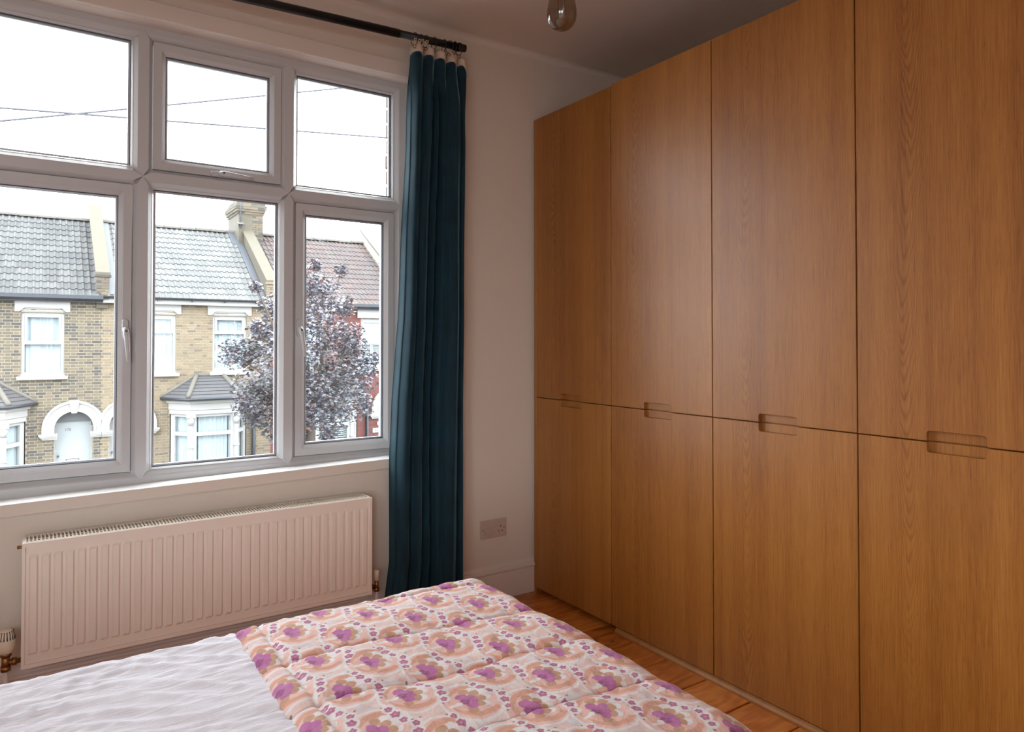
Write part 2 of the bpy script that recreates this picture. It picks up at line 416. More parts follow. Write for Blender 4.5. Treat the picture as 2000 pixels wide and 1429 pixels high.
for xm in (XM1, XM2):
    bar('mullion', xm, RZ[0][0], RZ[0][1], True); bar('mullion', xm, RZ[1][0], RZ[1][1], True)
for a, b in CX: bar('transom', ZT, a, b, False)

def glazing(parent, x0, x1, z0, z1, y):
    rect_ring(MB(), x0, x1, z0, z1, [(0, y), (0.0025, y - 0.001), (0.0025, y + 0.02), (0, y + 0.02)]).build('gasket', M_GASK, parent)
    rect_ring(MB(), x0, x1, z0, z1, [(0.0, y + 0.007), (0.009, y + 0.007), (0.009, y + 0.017), (0.0, y + 0.017)]).build('spacer_bar', M_SPAC, parent)
    MB().box(x0, x1, y + 0.002, y + 0.006, z0, z1).build('pane', M_GLASS, parent)
    MB().box(x0, x1, y + 0.018, y + 0.022, z0, z1).build('pane', M_GLASS, parent)
def fixed(ci, ri):
    x0, x1 = CX[ci]; z0, z1 = RZ[ri]
    bd = rect_ring(MB(), x0, x1, z0, z1, [(0, YP + 0.05), (0, YP + 0.016), (0.003, YP + 0.0165), (0.009, YP + 0.026), (0.009, YP + 0.05)]).build('glazing_bead', M_UPVC, win)
    glazing(bd, x0 + 0.009, x1 - 0.009, z0 + 0.009, z1 - 0.009, YP + 0.03)
def handle(parent, x, z, ang, flip=1):
    """lever handle: oval base plate, hub with key lock, tapered lever (ang 0 = hanging down)"""
    yf = YP + 0.006; R = Matrix.Rotation(ang, 3, 'Y')
    P = lambda u, d, v: tuple(Vector((x, yf - d, z)) + R @ Vector((u, 0, v)))
    hb = MB()
    n = 20; pl = [(0.0115 * math.cos(2 * math.pi * k / n), 0.0115 * math.sin(2 * math.pi * k / n) + (0.022 if math.sin(2 * math.pi * k / n) > 0 else -0.03)) for k in range(n)]
    hb.prism(pl, lambda p: P(p[0], 0.0, p[1]), lambda p: P(p[0] * 0.85, 0.012, p[1] * 0.95))
    h = hb.build('handle', M_UPVC, parent, 0.0015)
    lv = MB().tube([P(0, 0.008, -0.004), P(0, 0.026, -0.006), P(0.001 * flip, 0.037, -0.02), P(0.003 * flip, 0.041, -0.05), P(0.006 * flip, 0.041, -0.09), P(0.009 * flip, 0.038, -0.125)], [0.009, 0.0105, 0.0105, 0.0085, 0.0075, 0.006], 12)
    lv.build('lever', M_UPVC, h)
    MB().cyl(P(0, 0.045, -0.012), P(0, 0.048, -0.012), 0.0045, n=12).build('key_lock', M_GASK, h)
def sash(name, ci, ri):
    g = 0.003; x0, x1 = CX[ci][0] + g, CX[ci][1] - g; z0, z1 = RZ[ri][0] + g, RZ[ri][1] - g
    y = YP + 0.006
    s = rect_ring(MB(), x0, x1, z0, z1, [(0, B), (0, y), (0.029, y), (0.0295, y + 0.003), (0.031, y + 0.003), (0.044, y + 0.015), (0.044, B)]).build(name, M_UPVC, win, 0.0008, 1)
    glazing(s, x0 + 0.044, x1 - 0.044, z0 + 0.044, z1 - 0.044, y + 0.018)
    return s
s1 = sash('casement_sash', 0, 0); s2 = sash('casement_sash', 2, 0); s3 = sash('vent_sash', 1, 1)
handle(s1, 0.262, 1.305, 0.0, 1); handle(s2, 0.908, 1.315, math.radians(-4), 1); handle(s3, 0.585, 1.921, math.radians(-90), -1)
fixed(1, 0); fixed(0, 1); fixed(2, 1)

# daylight guide: lets the renderer find the window (gives off no light itself)
def portal(loc, sx, sy, rot):
    pl = bpy.data.lights.new('window_portal', 'AREA'); pl.shape = 'RECTANGLE'; pl.size = sx; pl.size_y = sy; pl.cycles.is_portal = True
    po = bpy.data.objects.new('window_portal', pl); COL.objects.link(po); po.location = loc; po.rotation_euler = rot
portal((0.597, YP + 0.14, 1.58), 1.62, 1.75, (-math.pi / 2, 0, 0))
portal((XL - 0.15, (LWY0 + LWY1) / 2, (LWZ0 + LWZ1) / 2), LWZ1 - LWZ0, LWY1 - LWY0, (0, -math.pi / 2, 0))
portal(((RWX0 + RWX1) / 2, YB - 0.15, (LWZ0 + LWZ1) / 2), RWX1 - RWX0, LWZ1 - LWZ0, (math.pi / 2, 0, 0))

# outer brick leaf of our own house with a ragged brick reveal and soldier course
M_OB = [plain('red_brick_%d' % i, lin(*c), 0.85, 0.15, 30, 0.4) for i, c in enumerate([(86, 60, 52), (76, 68, 62), (84, 72, 64), (74, 70, 67)])]
M_MORTAR = plain('lime_mortar', lin(66, 63, 58), 0.9, 0.08, 25, 0.3)
m = MB()
for a, b, c, d in rects_minus(XL - 0.2, XR + 0.2, -3.3, 5.0, [(WX0 + 0.04, 1.390, 0.66, 2.47)]): m.box(a, b, YP + 0.085, YP + 0.185, c, d)
outer = tag(m.build('wall_outside', M_MORTAR), 'outer brick skin of the bedroom wall seen at the window edge', 'brick wall', kind='structure')
ow = 0.235
for i in range(25):
    z0 = 0.665 + i * 0.075; pr = rnd.uniform(0.013, 0.019)
    L = 0.215 if i % 2 else 0.1025
    MB().box(1.40 - pr, 1.395 - pr + L, YP + 0.078, YP + 0.19 + rnd.uniform(0, .006), z0, z0 + 0.065).build('brick', M_OB[rnd.randrange(4)], outer, 0.004, 1)
for i in range(22):
    x0 = -0.24 + i * 0.075; pr = rnd.uniform(0.004, 0.02)
    MB().box(x0, x0 + 0.066, YP + 0.078, YP + 0.19, 2.472 - pr, 2.69).build('brick', M_OB[rnd.randrange(4)], outer, 0.004, 1)
MB().box(-0.3, 1.5, YP + 0.06, YP + 0.26, 0.60, 0.665).build('outside_sill', M_SILL, outer, 0.004)

# ------------------------------------------------------------------ wardrobes: four units, each with an upper and a lower door
DX, DW, DY0 = 2.0666, 0.555, 2.841
ZGAP, ZTOP, ZBOT = 0.974, 2.381, 0.026
def notch_door(y0, y1, z0, z1, zn, up, x=DX):
    """door with a half pull recess routed into the edge z = zn; up: recess goes upwards from zn"""
    yc = (y0 + y1) / 2 + 0.002; hw, hd, r = 0.0755, 0.0285, 0.009
    s = 1 if up else -1
    arc = []
    for k in range(5):
        a = math.radians(90 * k / 4); arc.append((yc - hw + r - r * math.cos(a), zn + s * (hd - r + r * math.sin(a))))
    arc2 = [(2 * yc - p, q) for p, q in arc[::-1]]
    zo = z1 if up else z0
    m = MB()
    # front layer as three columns of quads so that the faces stay clean, the pocket floor set back
    xf, xp, xb = x, x + 0.017, x + 0.0205
    front = [(y0, zn), (yc - hw, zn)] + arc + arc2 + [(yc + hw, zn), (y1, zn), (y1, zo), (y0, zo)]
    m.prism(front, lambda p: (xf, p[0], p[1]), lambda p: (xp, p[0], p[1]))
    m.box(xp + 0.0002, xb, y0, y1, min(zn, zo), max(zn, zo))
    return m
names = ['oak wardrobe unit in the corner next to the window wall', 'second oak wardrobe unit out from the window wall',
         'third oak wardrobe unit, opposite the foot of the bed', 'fourth oak wardrobe unit, cut off by the picture edge']
for i in range(4):
    ya = DY0 - i * DW; yb = ya - DW
    wd = thing('wardrobe', names[i], 'wardrobe', (2.35, (ya + yb) / 2, 0), 'oak wardrobe units along the wall')
    g = 0.0016 + (0.0014 if i in (1, 2) else 0); g2 = 0.0016 + (0.0014 if i in (2, 3) else 0)
    zt = ZTOP - (0.006 if i == 0 else 0.0)
    c = MB()
    c.box(DX + 0.021, XR - 0.02, ya - 0.018, ya - 0.001, 0.05, zt - 0.004).box(DX + 0.021, XR - 0.02, yb + 0.001, yb + 0.018, 0.05, zt - 0.004)
    c.box(DX + 0.021, XR - 0.02, yb + 0.018, ya - 0.018, 0.05, 0.068).box(DX + 0.021, XR - 0.02, yb + 0.018, ya - 0.018, zt - 0.022, zt - 0.004)
    c.box(XR - 0.028, XR - 0.02, yb + 0.018, ya - 0.018, 0.068, zt - 0.022).box(DX + 0.03, XR - 0.03, yb + 0.018, ya - 0.018, ZGAP - 0.009, ZGAP + 0.009)
    c.box(DX + 0.045, XR - 0.05, yb + 0.001, ya - 0.001, 0.0, 0.05)
    c.build('carcass', M_OAK, wd)
    notch_door(yb + g2, ya - g, ZGAP + 0.0018, zt, ZGAP + 0.0018, True).build('upper_door', M_OAK, wd, 0.0008, 1)
    notch_door(yb + g2, ya - g, ZBOT, ZGAP - 0.0018, ZGAP - 0.0018, False).build('lower_door', M_OAK, wd, 0.0008, 1)
    if i == 0:
        MB().box(DX + 0.002, XR - 0.02, ya + 0.001, ya + 0.020, 0.0, zt + 0.001).build('end_panel', M_OAK, wd, 0.001, 1)
    else:
        MB().prism([(0, 0), (-0.013, 0), (-0.0125, 0.008), (-0.008, 0.017), (0, 0.0225)], lambda p: (DX + 0.004 + p[0], yb, p[1]), lambda p: (DX + 0.004 + p[0], ya - 0.03 * (i == 1), p[1])).build('floor_bead', M_OAK, wd)

# ------------------------------------------------------------------ radiator
RX0, RX1, RZ0, RZ1, RY = -0.042, 1.153, 0.203, 0.604, 2.745
rad = thing('radiator', 'beige painted panel radiator under the window sill', 'radiator', (0.55, 2.8, RZ0))
m = MB(); m.smooth = False
nr = 35; pit = 0.0333; xr0 = RX0 + 0.5 * (RX1 - RX0) - pit * nr / 2
zs = [RZ0, RZ0 + 0.012, RZ0 + 0.0125, RZ0 + 0.040, RZ0 + 0.048, RZ1 - 0.048, RZ1 - 0.040, RZ1 - 0.0125, RZ1 - 0.012, RZ1]
xs = [RX0, RX0 + 0.009, RX0 + 0.0095]
hx = [0, 0, 0]
for k in range(nr):
    b = xr0 + k * pit
    for dx, h in ((0.0040, 0), (0.0085, 1), (0.0250, 1), (0.0295, 0)): xs.append(b + dx); hx.append(h)
xs += [RX1 - 0.0095, RX1 - 0.009, RX1]; hx += [0, 0, 0]
hz = [0, 0, 0, 0, 1, 1, 0, 0, 0, 0]
nx = len(xs); vs = []
for j, z in enumerate(zs):
    for i, x in enumerate(xs):
        edge = (i in (0, 1, nx - 2, nx - 1)) or (j in (0, 1, len(zs) - 2, len(zs) - 1))
        vs.append((x, RY + (0.0 if edge else 0.006) - 0.0055 * hx[i] * hz[j], z))
m.add(vs, [(j * nx + i, j * nx + i + 1, (j + 1) * nx + i + 1, (j + 1) * nx + i) for j in range(len(zs) - 1) for i in range(nx - 1)])
fp = m.build('front_panel', M_RAD, rad, fix=False); sm = fp.modifiers.new('solid', 'SOLIDIFY'); sm.thickness = 0.012; sm.offset = -1
MB().box(RX0 + 0.006, RX1 - 0.006, 2.842, 2.855, RZ0 + 0.01, RZ1 - 0.012).build('back_panel', M_RAD, rad)
m = MB()
for k in range(46): m.box(RX0 + 0.04 + k * 0.0245, RX0 + 0.042 + k * 0.0245, RY + 0.02, 2.842, RZ0 + 0.02, RZ1 - 0.02)
tag(m.build('convector_fins', M_RADW, rad), kind='stuff')
for x0, x1 in ((RX0, RX0 + 0.012), (RX1 - 0.012, RX1)):
    MB().box(x0, x1, RY + 0.0125, 2.855, RZ0 + 0.02, RZ1 + 0.001).build('side_cover', M_RADW, rad, 0.003)
m = MB().box(RX0 + 0.012, RX1 - 0.012, RY + 0.0125, RY + 0.02, RZ1 - 0.008, RZ1 + 0.001).box(RX0 + 0.012, RX1 - 0.012, 2.846, 2.855, RZ1 - 0.008, RZ1 + 0.001)
m.box(RX0 + 0.012, RX1 - 0.012, 2.797, 2.802, RZ1 - 0.006, RZ1 - 0.001)
m.build('grille_frame', M_RADW, rad)
m = MB()
for k in range(106):
    x = RX0 + 0.016 + k * 0.0110; m.box(x, x + 0.0045, RY + 0.02, 2.846, RZ1 - 0.006, RZ1 + 0.001)
tag(m.build('grille_bars', M_RADW, rad), 'white slotted top grille', kind='stuff')
MB().cyl((RX0 - 0.014, 2.80, RZ1 - 0.022), (RX0 + 0.01, 2.80, RZ1 - 0.022), 0.006, n=6).build('bleed_valve', M_BRASS, rad)
# thermostatic valve on one side, lockshield valve on the other
vx, vy = -0.083, 2.80
tv = MB().lathe([(0.0, 0.075), (0.015, 0.074), (0.021, 0.068), (0.0235, 0.055), (0.0255, 0.034), (0.0255, 0.020), (0.021, 0.006), (0.018, 0.0), (0, 0)], (vx, vy, 0.248), 28).build('thermostat_head', M_CREAMP, rad)
m = MB()
for k in range(18):
    a = 2 * math.pi * k / 18; c, s = math.cos(a), math.sin(a)
    m.cyl((vx + 0.0195 * c, vy + 0.0195 * s, 0.3185), (vx + 0.0248 * c, vy + 0.0248 * s, 0.292), 0.0016, n=6)
tag(m.build('slots', M_DARK, tv), 'dark vent slots round the valve head', kind='stuff')
m = MB().cyl((vx, vy, 0.250), (vx, vy, 0.237), 0.0165, n=8).cyl((vx, vy, 0.24), (vx, vy, 0.196), 0.0115, n=16).cyl((vx, vy, 0.206), (vx, vy, 0.190), 0.0150, n=6)
m.cyl((vx, vy, 0.216), (RX0 + 0.004, vy, 0.216), 0.0085, n=14).cyl((vx + 0.016, vy, 0.216), (vx + 0.030, vy, 0.216), 0.0135, n=6)
m.build('valve_body', M_BRASS, rad)
MB().cyl((vx, vy, 0.194), (vx, vy, 0.0), 0.0078, n=14).build('pipe', M_PIPE, rad)
lx = 1.196
MB().lathe([(0, 0.045), (0.0105, 0.045), (0.0125, 0.042), (0.0110, 0.0), (0, 0)], (lx, vy, 0.238), 18).build('lockshield_cap', M_CREAMP, rad)
m = MB().cyl((lx, vy, 0.240), (lx, vy, 0.196), 0.0085, n=14).cyl((lx, vy, 0.208), (lx, vy, 0.192), 0.0125, n=6).cyl((lx, vy, 0.214), (RX1 - 0.004, vy, 0.214), 0.0075, n=14).cyl((lx - 0.03, vy, 0.214), (lx - 0.017, vy, 0.214), 0.0120, n=6)
m.build('valve_body', M_BRASS, rad)
MB().cyl((lx, vy, 0.196), (lx, vy, 0.0), 0.0078, n=14).build('pipe', M_PIPE, rad)

# ------------------------------------------------------------------ curtain rod and curtain
rod_at = lambda x: Vector((x, 2.765 - (x - 1.09) * 0.03, 2.582 + (x - 1.09) * 0.022))
rod = thing('curtain_rod', 'matt black curtain pole above the window', 'curtain rod', tuple(rod_at(0.6)))
MB().cyl(rod_at(-0.75), rod_at(1.275), 0.0180, n=24).build('thick_tube', M_BLACK, rod)
MB().cyl(rod_at(1.27), rod_at(1.578), 0.0158, n=24).build('thin_tube', M_BLACK, rod)
m = MB().cyl(rod_at(1.560), rod_at(1.573), 0.0195, n=24).cyl(rod_at(1.573), rod_at(1.600), 0.0172, n=24)
m.build('finial', M_BLACK, rod, 0.0015)
for bx in (-0.55, 1.545):
    p = rod_at(bx); m = MB().cyl((bx, p.y + 0.01, p.z - 0.012), (bx, YW - 0.004, p.z - 0.030), 0.006, n=10).cyl((bx, YW - 0.006, p.z - 0.03), (bx, YW, p.z - 0.03), 0.022, n=20)
    m.ring(p, rod_at(1) - rod_at(0), 0.0195, 0.003).build('bracket', M_BLACK, rod)

def velvet_mat():
    m, nt, b = newmat('teal_velvet')
    p = nt.coord(); f, _ = nt.noise(nt.mapping(p, (60, 60, 5)), 1.0, 3); g, _ = nt.noise(p, 9, 3)
    t = nt.math('ADD', nt.math('MULTIPLY', f, 0.5), nt.math('MULTIPLY', g, 0.5))
    nt.put(b.inputs['Base Color'], nt.ramp(t, [(0.3, lin(10, 31, 41)), (0.7, lin(19, 52, 66))]))
    b.inputs['Roughness'].default_value = 0.72; b.inputs['Specular IOR Level'].default_value = 0.2
    b.inputs['Sheen Weight'].default_value = 1.0; b.inputs['Sheen Roughness'].default_value = 0.42
    b.inputs['Sheen Tint'].default_value = lin(150, 200, 214)
    w_, _ = nt.noise(nt.mapping(p, (900, 900, 500)), 1.0, 2)
    nt.put(b.inputs['Normal'], nt.bump(w_, 0.08, 0.001))
    return m
M_VELVET = velvet_mat()
cur = thing('curtain', 'dark teal velvet curtain hanging beside the window', 'curtain', (1.45, 2.775, 0.0))
CL = [(0.0, 1.225), (0.12, 1.238), (0.3, 1.262), (0.75, 1.262), (1.0, 1.272), (1.35, 1.300), (1.75, 1.312), (2.1, 1.330), (2.56, 1.337)]
# fold lines: (s, depth) control points of the plan curve; depth < 0 comes into the room
FOLD = [(0.0, 0.055), (0.05, 0.010), (0.12, -0.036), (0.155, -0.032), (0.18, 0.042), (0.24, -0.012), (0.29, -0.042), (0.325, -0.036), (0.35, 0.040), (0.41, 0.006), (0.46, -0.020), (0.485, 0.030), (0.515, 0.046), (0.58, -0.012), (0.66, -0.054), (0.75, -0.060), (0.80, -0.050), (0.835, 0.044), (0.89, -0.004), (0.945, -0.024), (0.97, 0.024), (1.0, 0.03)]
def fold(s):
    for (a, p), (b, q) in zip(FOLD, FOLD[1:]):
        if s <= b:
            t = (s - a) / (b - a); return p + (q - p) * t * t * (3 - 2 * t)
    return FOLD[-1][1]
def cpos(s, z):
    xl = lerp_table(CL, z); xr = 1.612 - 0.006 * math.sin(z * 2.0)
    low = sstep(2.5, 1.2, z)
    top = sstep(2.30, 2.52, z)
    ss = s + 0.012 * math.sin(3.1 * z + 9 * s) * s * (1 - s) * 4
    d = fold(min(1, max(0, ss)))
    d2 = 0.028 * math.sin(2 * math.pi * 5.0 * s + 0.6)       # heading pleats
    d = d * (0.75 + 0.25 * low) * (1 - top) + d2 * top
    d += 0.006 * noise.noise((s * 7, z * 2.2, 0.3)) + 0.012 * noise.noise((s * 9, z * 5, 4.0)) * sstep(1.9, 2.35, z) * (1 - top)
    x = xl + (xr - xl) * s + 0.010 * math.sin(2 * math.pi * 5 * s + 1.9) * (0.4 + 0.6 * top)
    return (x, 2.772 + d, z)
def ztop(s): return 2.562 - 0.018 * s - 0.007 * (0.5 + 0.5 * math.sin(2 * math.pi * 5.0 * s + 0.6 + 1.2)) - 0.022 * sstep(0.9, 0.97, s)
def fab(u, v):
    z = 0.012 + (ztop(u) - 0.032 - 0.012) * v
    return cpos(u, z)
fo = MB().grid(fab, 240, 150).build('fabric', M_VELVET, cur, fix=False); so = fo.modifiers.new('solid', 'SOLIDIFY'); so.thickness = 0.003; so.offset = 0
def tp(u, v):
    z = ztop(u) - 0.033 + 0.033 * v; x, y, _ = cpos(u, z); return (x, y - 0.0008, z)
to = MB().grid(tp, 240, 6).build('heading_tape', M_TAPE, cur, fix=False); so = to.modifiers.new('solid', 'SOLIDIFY'); so.thickness = 0.0045; so.offset = 0
for k, (x, tilt) in enumerate(((1.348, 0.2), (1.378, -0.15), (1.402, 0.1), (1.443, 0.05), (1.492, -0.1), (1.520, 0.25), (1.548, -0.2), (1.585, 0.1))):
    p = rod_at(min(x, 1.57)) - Vector((0, 0, 0.008)); d = (rod_at(1) - rod_at(0)).normalized() + Vector((0, tilt, tilt * 0.4))
    r = MB().ring(p, d, 0.026, 0.0016, 24, 6).ring(p - Vector((0, 0, 0.033)), (0.4, 1, 0), 0.007, 0.0012, 14, 5)
    r.build('curtain_ring', M_BLACK, cur)
for x, z in ((1.352, 2.562), (1.388, 2.566), (1.515, 2.552)):
    bw = MB()
    for s in (-1, 1):
        bw.tube([(x, 2.742, z), (x + s * 0.008, 2.733, z + 0.010), (x + s * 0.016, 2.732, z + 0.008), (x + s * 0.014, 2.735, z + 0.001), (x, 2.742, z)], 0.0024, 6)
        bw.tube([(x, 2.742, z), (x + s * 0.008, 2.733, z - 0.010), (x + s * 0.016, 2.733, z - 0.022)], 0.0022, 6)
    bw.build('tie_bow', M_TAPE, cur)

# ------------------------------------------------------------------ wall socket
sx, sz = 1.8335, 0.345
so_ = thing('wall_socket', 'painted double power socket low on the wall beside the curtain', 'socket', (sx, YW, sz))
MB().box(sx - 0.0735, sx + 0.0735, YW - 0.009, YW, sz - 0.0435, sz + 0.0435).build('face_plate', M_SOCKET, so_, 0.003)
for d in (-0.008, 0.008): MB().prism_x([(YW - 0.009, sz + 0.004), (YW - 0.0125, sz + 0.004), (YW - 0.0105, sz + 0.028), (YW - 0.009, sz + 0.028)], sx + d - 0.006, sx + d + 0.006).build('switch', M_SOCKET, so_)
MB().cyl((sx - 0.036, YW - 0.009, sz - 0.010), (sx - 0.036, YW - 0.020, sz - 0.010), 0.0185, 0.0175, 28).build('plug_cover', M_SOCKET, so_, 0.001)
for n_, (x0, x1, z0, z1) in dict(a=(0.0385, 0.0425, 0.004, 0.013), b=(0.0275, 0.0335, -0.0165, -0.0125), c=(0.0475, 0.0535, -0.0165, -0.0125)).items():
    MB().box(sx + x0, sx + x1, YW - 0.0093, YW - 0.0088, sz + z0, sz + z1).build('pin_hole', M_DARK, so_)
for d in (-0.0605, 0.0605): MB().cyl((sx + d, YW - 0.0088, sz), (sx + d, YW - 0.0094, sz), 0.0026, n=12).build('screw', M_DARK, so_)

# ------------------------------------------------------------------ pendant bulb
bx, by, bz = 0.923, 1.174, 1.923
pen = thing('pendant_light', 'unlit smoked glass filament bulb hanging from the ceiling', 'lamp', (bx, by, bz))
prof = [(0.001, 0.0), (0.010, 0.0012), (0.018, 0.0045), (0.0255, 0.0115), (0.0300, 0.0205), (0.0320, 0.032), (0.0315, 0.044), (0.0285, 0.062), (0.0245, 0.082), (0.0200, 0.102), (0.0160, 0.118), (0.0138, 0.128)]
MB().lathe(prof, (bx, by, bz), 36).build('glass_bulb', M_SMOKE, pen)
M_FIL = plain('filament_metal', lin(120, 100, 80), 0.35, metal=0.8)
stem = MB().cyl((bx, by, bz + 0.125), (bx, by, bz + 0.085), 0.006, 0.003, 12)
for k in range(8):
    a0, a1 = 2 * math.pi * k / 8, 2 * math.pi * (k + 1) / 8
    stem.tube([(bx + 0.011 * math.cos(a0), by + 0.011 * math.sin(a0), bz + (0.105 if k % 2 else 0.032)), (bx + 0.011 * math.cos(a1), by + 0.011 * math.sin(a1), bz + (0.032 if k % 2 else 0.105))], 0.0007, 5)
stem.tube([(bx, by, bz + 0.085), (bx, by, bz + 0.030)], 0.0014, 6)
stem.build('filament', M_FIL, pen)
MB().lathe([(0.0, 0.186), (0.006, 0.186), (0.014, 0.178), (0.019, 0.168), (0.020, 0.128), (0.0175, 0.124), (0, 0.124)], (bx, by, bz), 24).build('bulb_holder', M_BLACK, pen)
MB().cyl((bx, by, bz + 0.183), (bx, by, ZC - 0.02), 0.0032, n=10).build('cord', M_BLACK, pen)
MB().lathe([(0, -0.03), (0.012, -0.03), (0.045, -0.012), (0.05, 0.0), (0, 0)], (bx, by, ZC), 28).build('ceiling_rose', M_BLACK, pen)

# ------------------------------------------------------------------ bed
def quilt_mat():
    m, nt, b = newmat('block_printed_quilt')
    def motif(which):
        g = bpy.data.node_groups.new('quilt_motif_' + which, 'ShaderNodeTree')
        g.interface.new_socket('uv', in_out='INPUT', socket_type='NodeSocketVector')
        g.interface.new_socket('under', in_out='INPUT', socket_type='NodeSocketColor')
        g.interface.new_socket('tone', in_out='INPUT', socket_type='NodeSocketFloat')
        g.interface.new_socket('color', in_out='OUTPUT', socket_type='NodeSocketColor')
        q = NT(g); gi = q.n.new('NodeGroupInput'); go = q.n.new('NodeGroupOutput')
        uv, col, tone = gi.outputs[0], gi.outputs[1], gi.outputs[2]
        ux, uy, _ = q.sep(uv)
        def wrap(x, per, lo): return q.math('ADD', q.math('MULTIPLY', q.math('FRACT', q.math('DIVIDE', q.math('SUBTRACT', x, lo), per)), per), lo)
        lx, ly = wrap(ux, 189.0, -62.0), wrap(uy, 174.0, -98.0)
        p = q.comb(lx, ly)
        def dist(c, s=(1, 1)):
            if s == (1, 1): return q.vmath('DISTANCE', p, (c[0], c[1], 0))
            v = q.vmath('MULTIPLY', q.vmath('SUBTRACT', p, (c[0], c[1], 0)), (s[0], s[1], 1)); return q.vmath('LENGTH', v)
        def mask(d, r, soft=1.5): return q.math('DIVIDE', q.math('SUBTRACT', r, d), soft, clamp=True)
        def umin(ds):
            a = ds[0]
            for d in ds[1:]: a = q.math('MINIMUM', a, d)
            return a
        def blobs(lst): return umin([q.math('SUBTRACT', dist(c[:2], c[3] if len(c) > 3 else (1, 1)), c[2]) for c in lst])
        def over(d, color, k=1.0, soft=1.5):
            nonlocal col
            f = mask(d, 0.0, soft)
            if k != 1.0: f = q.math('MULTIPLY', f, k)
            col = q.mix(f, col, color)
        def shade(c, k=0.16):        # uneven ink
            return q.mix(q.math('MULTIPLY', tone, k), c, (1, 1, 1, 1))
        PINK, WHITE, ORG, TAN = lin(232, 194, 184), lin(232, 228, 228), lin(210, 134, 98), lin(190, 138, 98)
        PUR, PUR2, FL, GREY = lin(178, 74, 150), lin(112, 64, 98), lin(168, 62, 122), lin(124, 112, 114)
        if which == 'ground':
            # white ogee, pink ground, thin white line inside
            e = dist((28, 1), (1.0, 0.86))
            over(q.math('SUBTRACT', e, 66.0), WHITE, 1.0, 3.0)
            over(q.math('SUBTRACT', e, 60.0), PINK, 0.95, 3.0)
        else:
            # orange C scroll, open to one side
            v = q.vmath('SUBTRACT', p, (33, 2, 0)); vx, vy, _ = q.sep(v)
            rr = q.vmath('LENGTH', q.vmath('MULTIPLY', v, (1.0, 0.92, 1.0))); an = q.math('ABSOLUTE', q.math('ARCTAN2', vy, vx))
            th = q.math('MULTIPLY_ADD', q.math('SINE', an), 7.0, 1.5)
            dC = q.math('SUBTRACT', q.math('ABSOLUTE', q.math('SUBTRACT', rr, 50.0)), th)
            dC = q.math('MAXIMUM', dC, q.math('MULTIPLY', q.math('SUBTRACT', 0.95, an), 40.0))
            over(dC, shade(ORG, 0.35), 0.95, 3.0)
            over(q.math('SUBTRACT', dist((6, 2), (1.0, 0.8)), 26.0), shade(ORG, 0.5), 0.55, 9.0)
            over(blobs([(46, 38, 11), (60, 18, 13), (58, -4, 10), (45, -24, 11)]), WHITE, 1.0, 2.0)
            over(blobs([(28, 38, 12), (43, 20, 12), (45, -3, 11.5), (34, -20, 12), (12, -32, 11)]), shade(TAN, 0.25), 1.0, 2.0)
            over(blobs([(15, 22, 13), (30, 8, 12.5), (31, -7, 9), (19, -17, 12.5), (14, 2, 13)]), shade(PUR, 0.25), 1.0, 2.0)
            over(blobs([(10, 6, 9), (12, -6, 9), (18, 0, 7)]), PUR2, 0.55, 6.0)
            over(blobs([(-2, 0, 7.5), (-12, -1.5, 5.0, (0.38, 1.0))]), WHITE, 1.0, 1.2)
            # strings of three small flowers in white fields
            A = [(91, -10, 8.5), (85, -31, 10.5), (78, -53, 8.5)]; Bf = [(-29, -29, 8.5), (-26, -51, 10.5), (-18, -74, 8.5)]
            over(blobs([(a, c, r + 7) for a, c, r in A + Bf]), WHITE, 1.0, 4.0)
            def flower(c):
                v = q.vmath('SUBTRACT', p, (c[0], c[1], 0)); vx, vy, _ = q.sep(v)
                a = q.math('ARCTAN2', vy, vx); k = q.math('MULTIPLY', q.math('COSINE', q.math('MULTIPLY', a, 5.0)), c[2] * 0.11)
                return q.math('SUBTRACT', q.vmath('LENGTH', v), q.math('ADD', k, c[2] * 0.95))
            over(umin([flower(c) for c in A + Bf]), shade(FL, 0.3), 1.0, 1.5)
            over(blobs([(a, c, r * 0.34) for a, c, r in A + Bf]), lin(226, 150, 176), 0.9, 1.2)
            over(blobs([(a, c, r * 0.2) for a, c, r in A + Bf]), lin(206, 160, 120), 0.9, 1.2)
            over(blobs([(104, 3, 3.0), (70, -67, 3.0), (-39, -17, 3.0), (-5, -84, 3.0)]), GREY, 0.85, 1.2)
        q.l.new(col, go.inputs[0])
        return g
    groups = [motif('ground'), motif('detail')]
    # two half-dropped lattices of the motif on washed cotton
    u = nt.coord('UV')
    mm = nt.vmath('MULTIPLY', u, (1000.0, 1000.0, 1.0))
    _, nc = nt.noise(u, 34, 3, 0.6)
    mm = nt.vmath('ADD', mm, nt.vmath('MULTIPLY', nt.vmath('SUBTRACT', nc, (0.5, 0.5, 0.5)), (9.0, 9.0, 0.0)))
    _, nc2 = nt.noise(u, 160, 2, 0.6)
    mm = nt.vmath('ADD', mm, nt.vmath('MULTIPLY', nt.vmath('SUBTRACT', nc2, (0.5, 0.5, 0.5)), (4.5, 4.5, 0.0)))
    tone, _ = nt.noise(u, 60, 4, 0.7)
    base, _ = nt.noise(u, 22, 4, 0.65)
    ground = nt.ramp(base, [(0.38, lin(232, 218, 214)), (0.5, lin(230, 200, 192)), (0.6, lin(220, 216, 218))])
    cc = ground
    for g in groups:
        for off in ((-496.0, -1717.0), (-496.0 - 94.5, -1717.0 + 87.0)):
            n = nt.n.new('ShaderNodeGroup'); n.node_tree = g
            nt.put(n.inputs[0], nt.vmath('ADD', mm, (off[0], off[1], 0.0))); nt.put(n.inputs[1], cc); nt.put(n.inputs[2], tone); cc = n.outputs[0]
    weave, _ = nt.noise(u, 700, 2, 0.6)
    k = nt.math('MULTIPLY_ADD', weave, 0.10, 0.93)
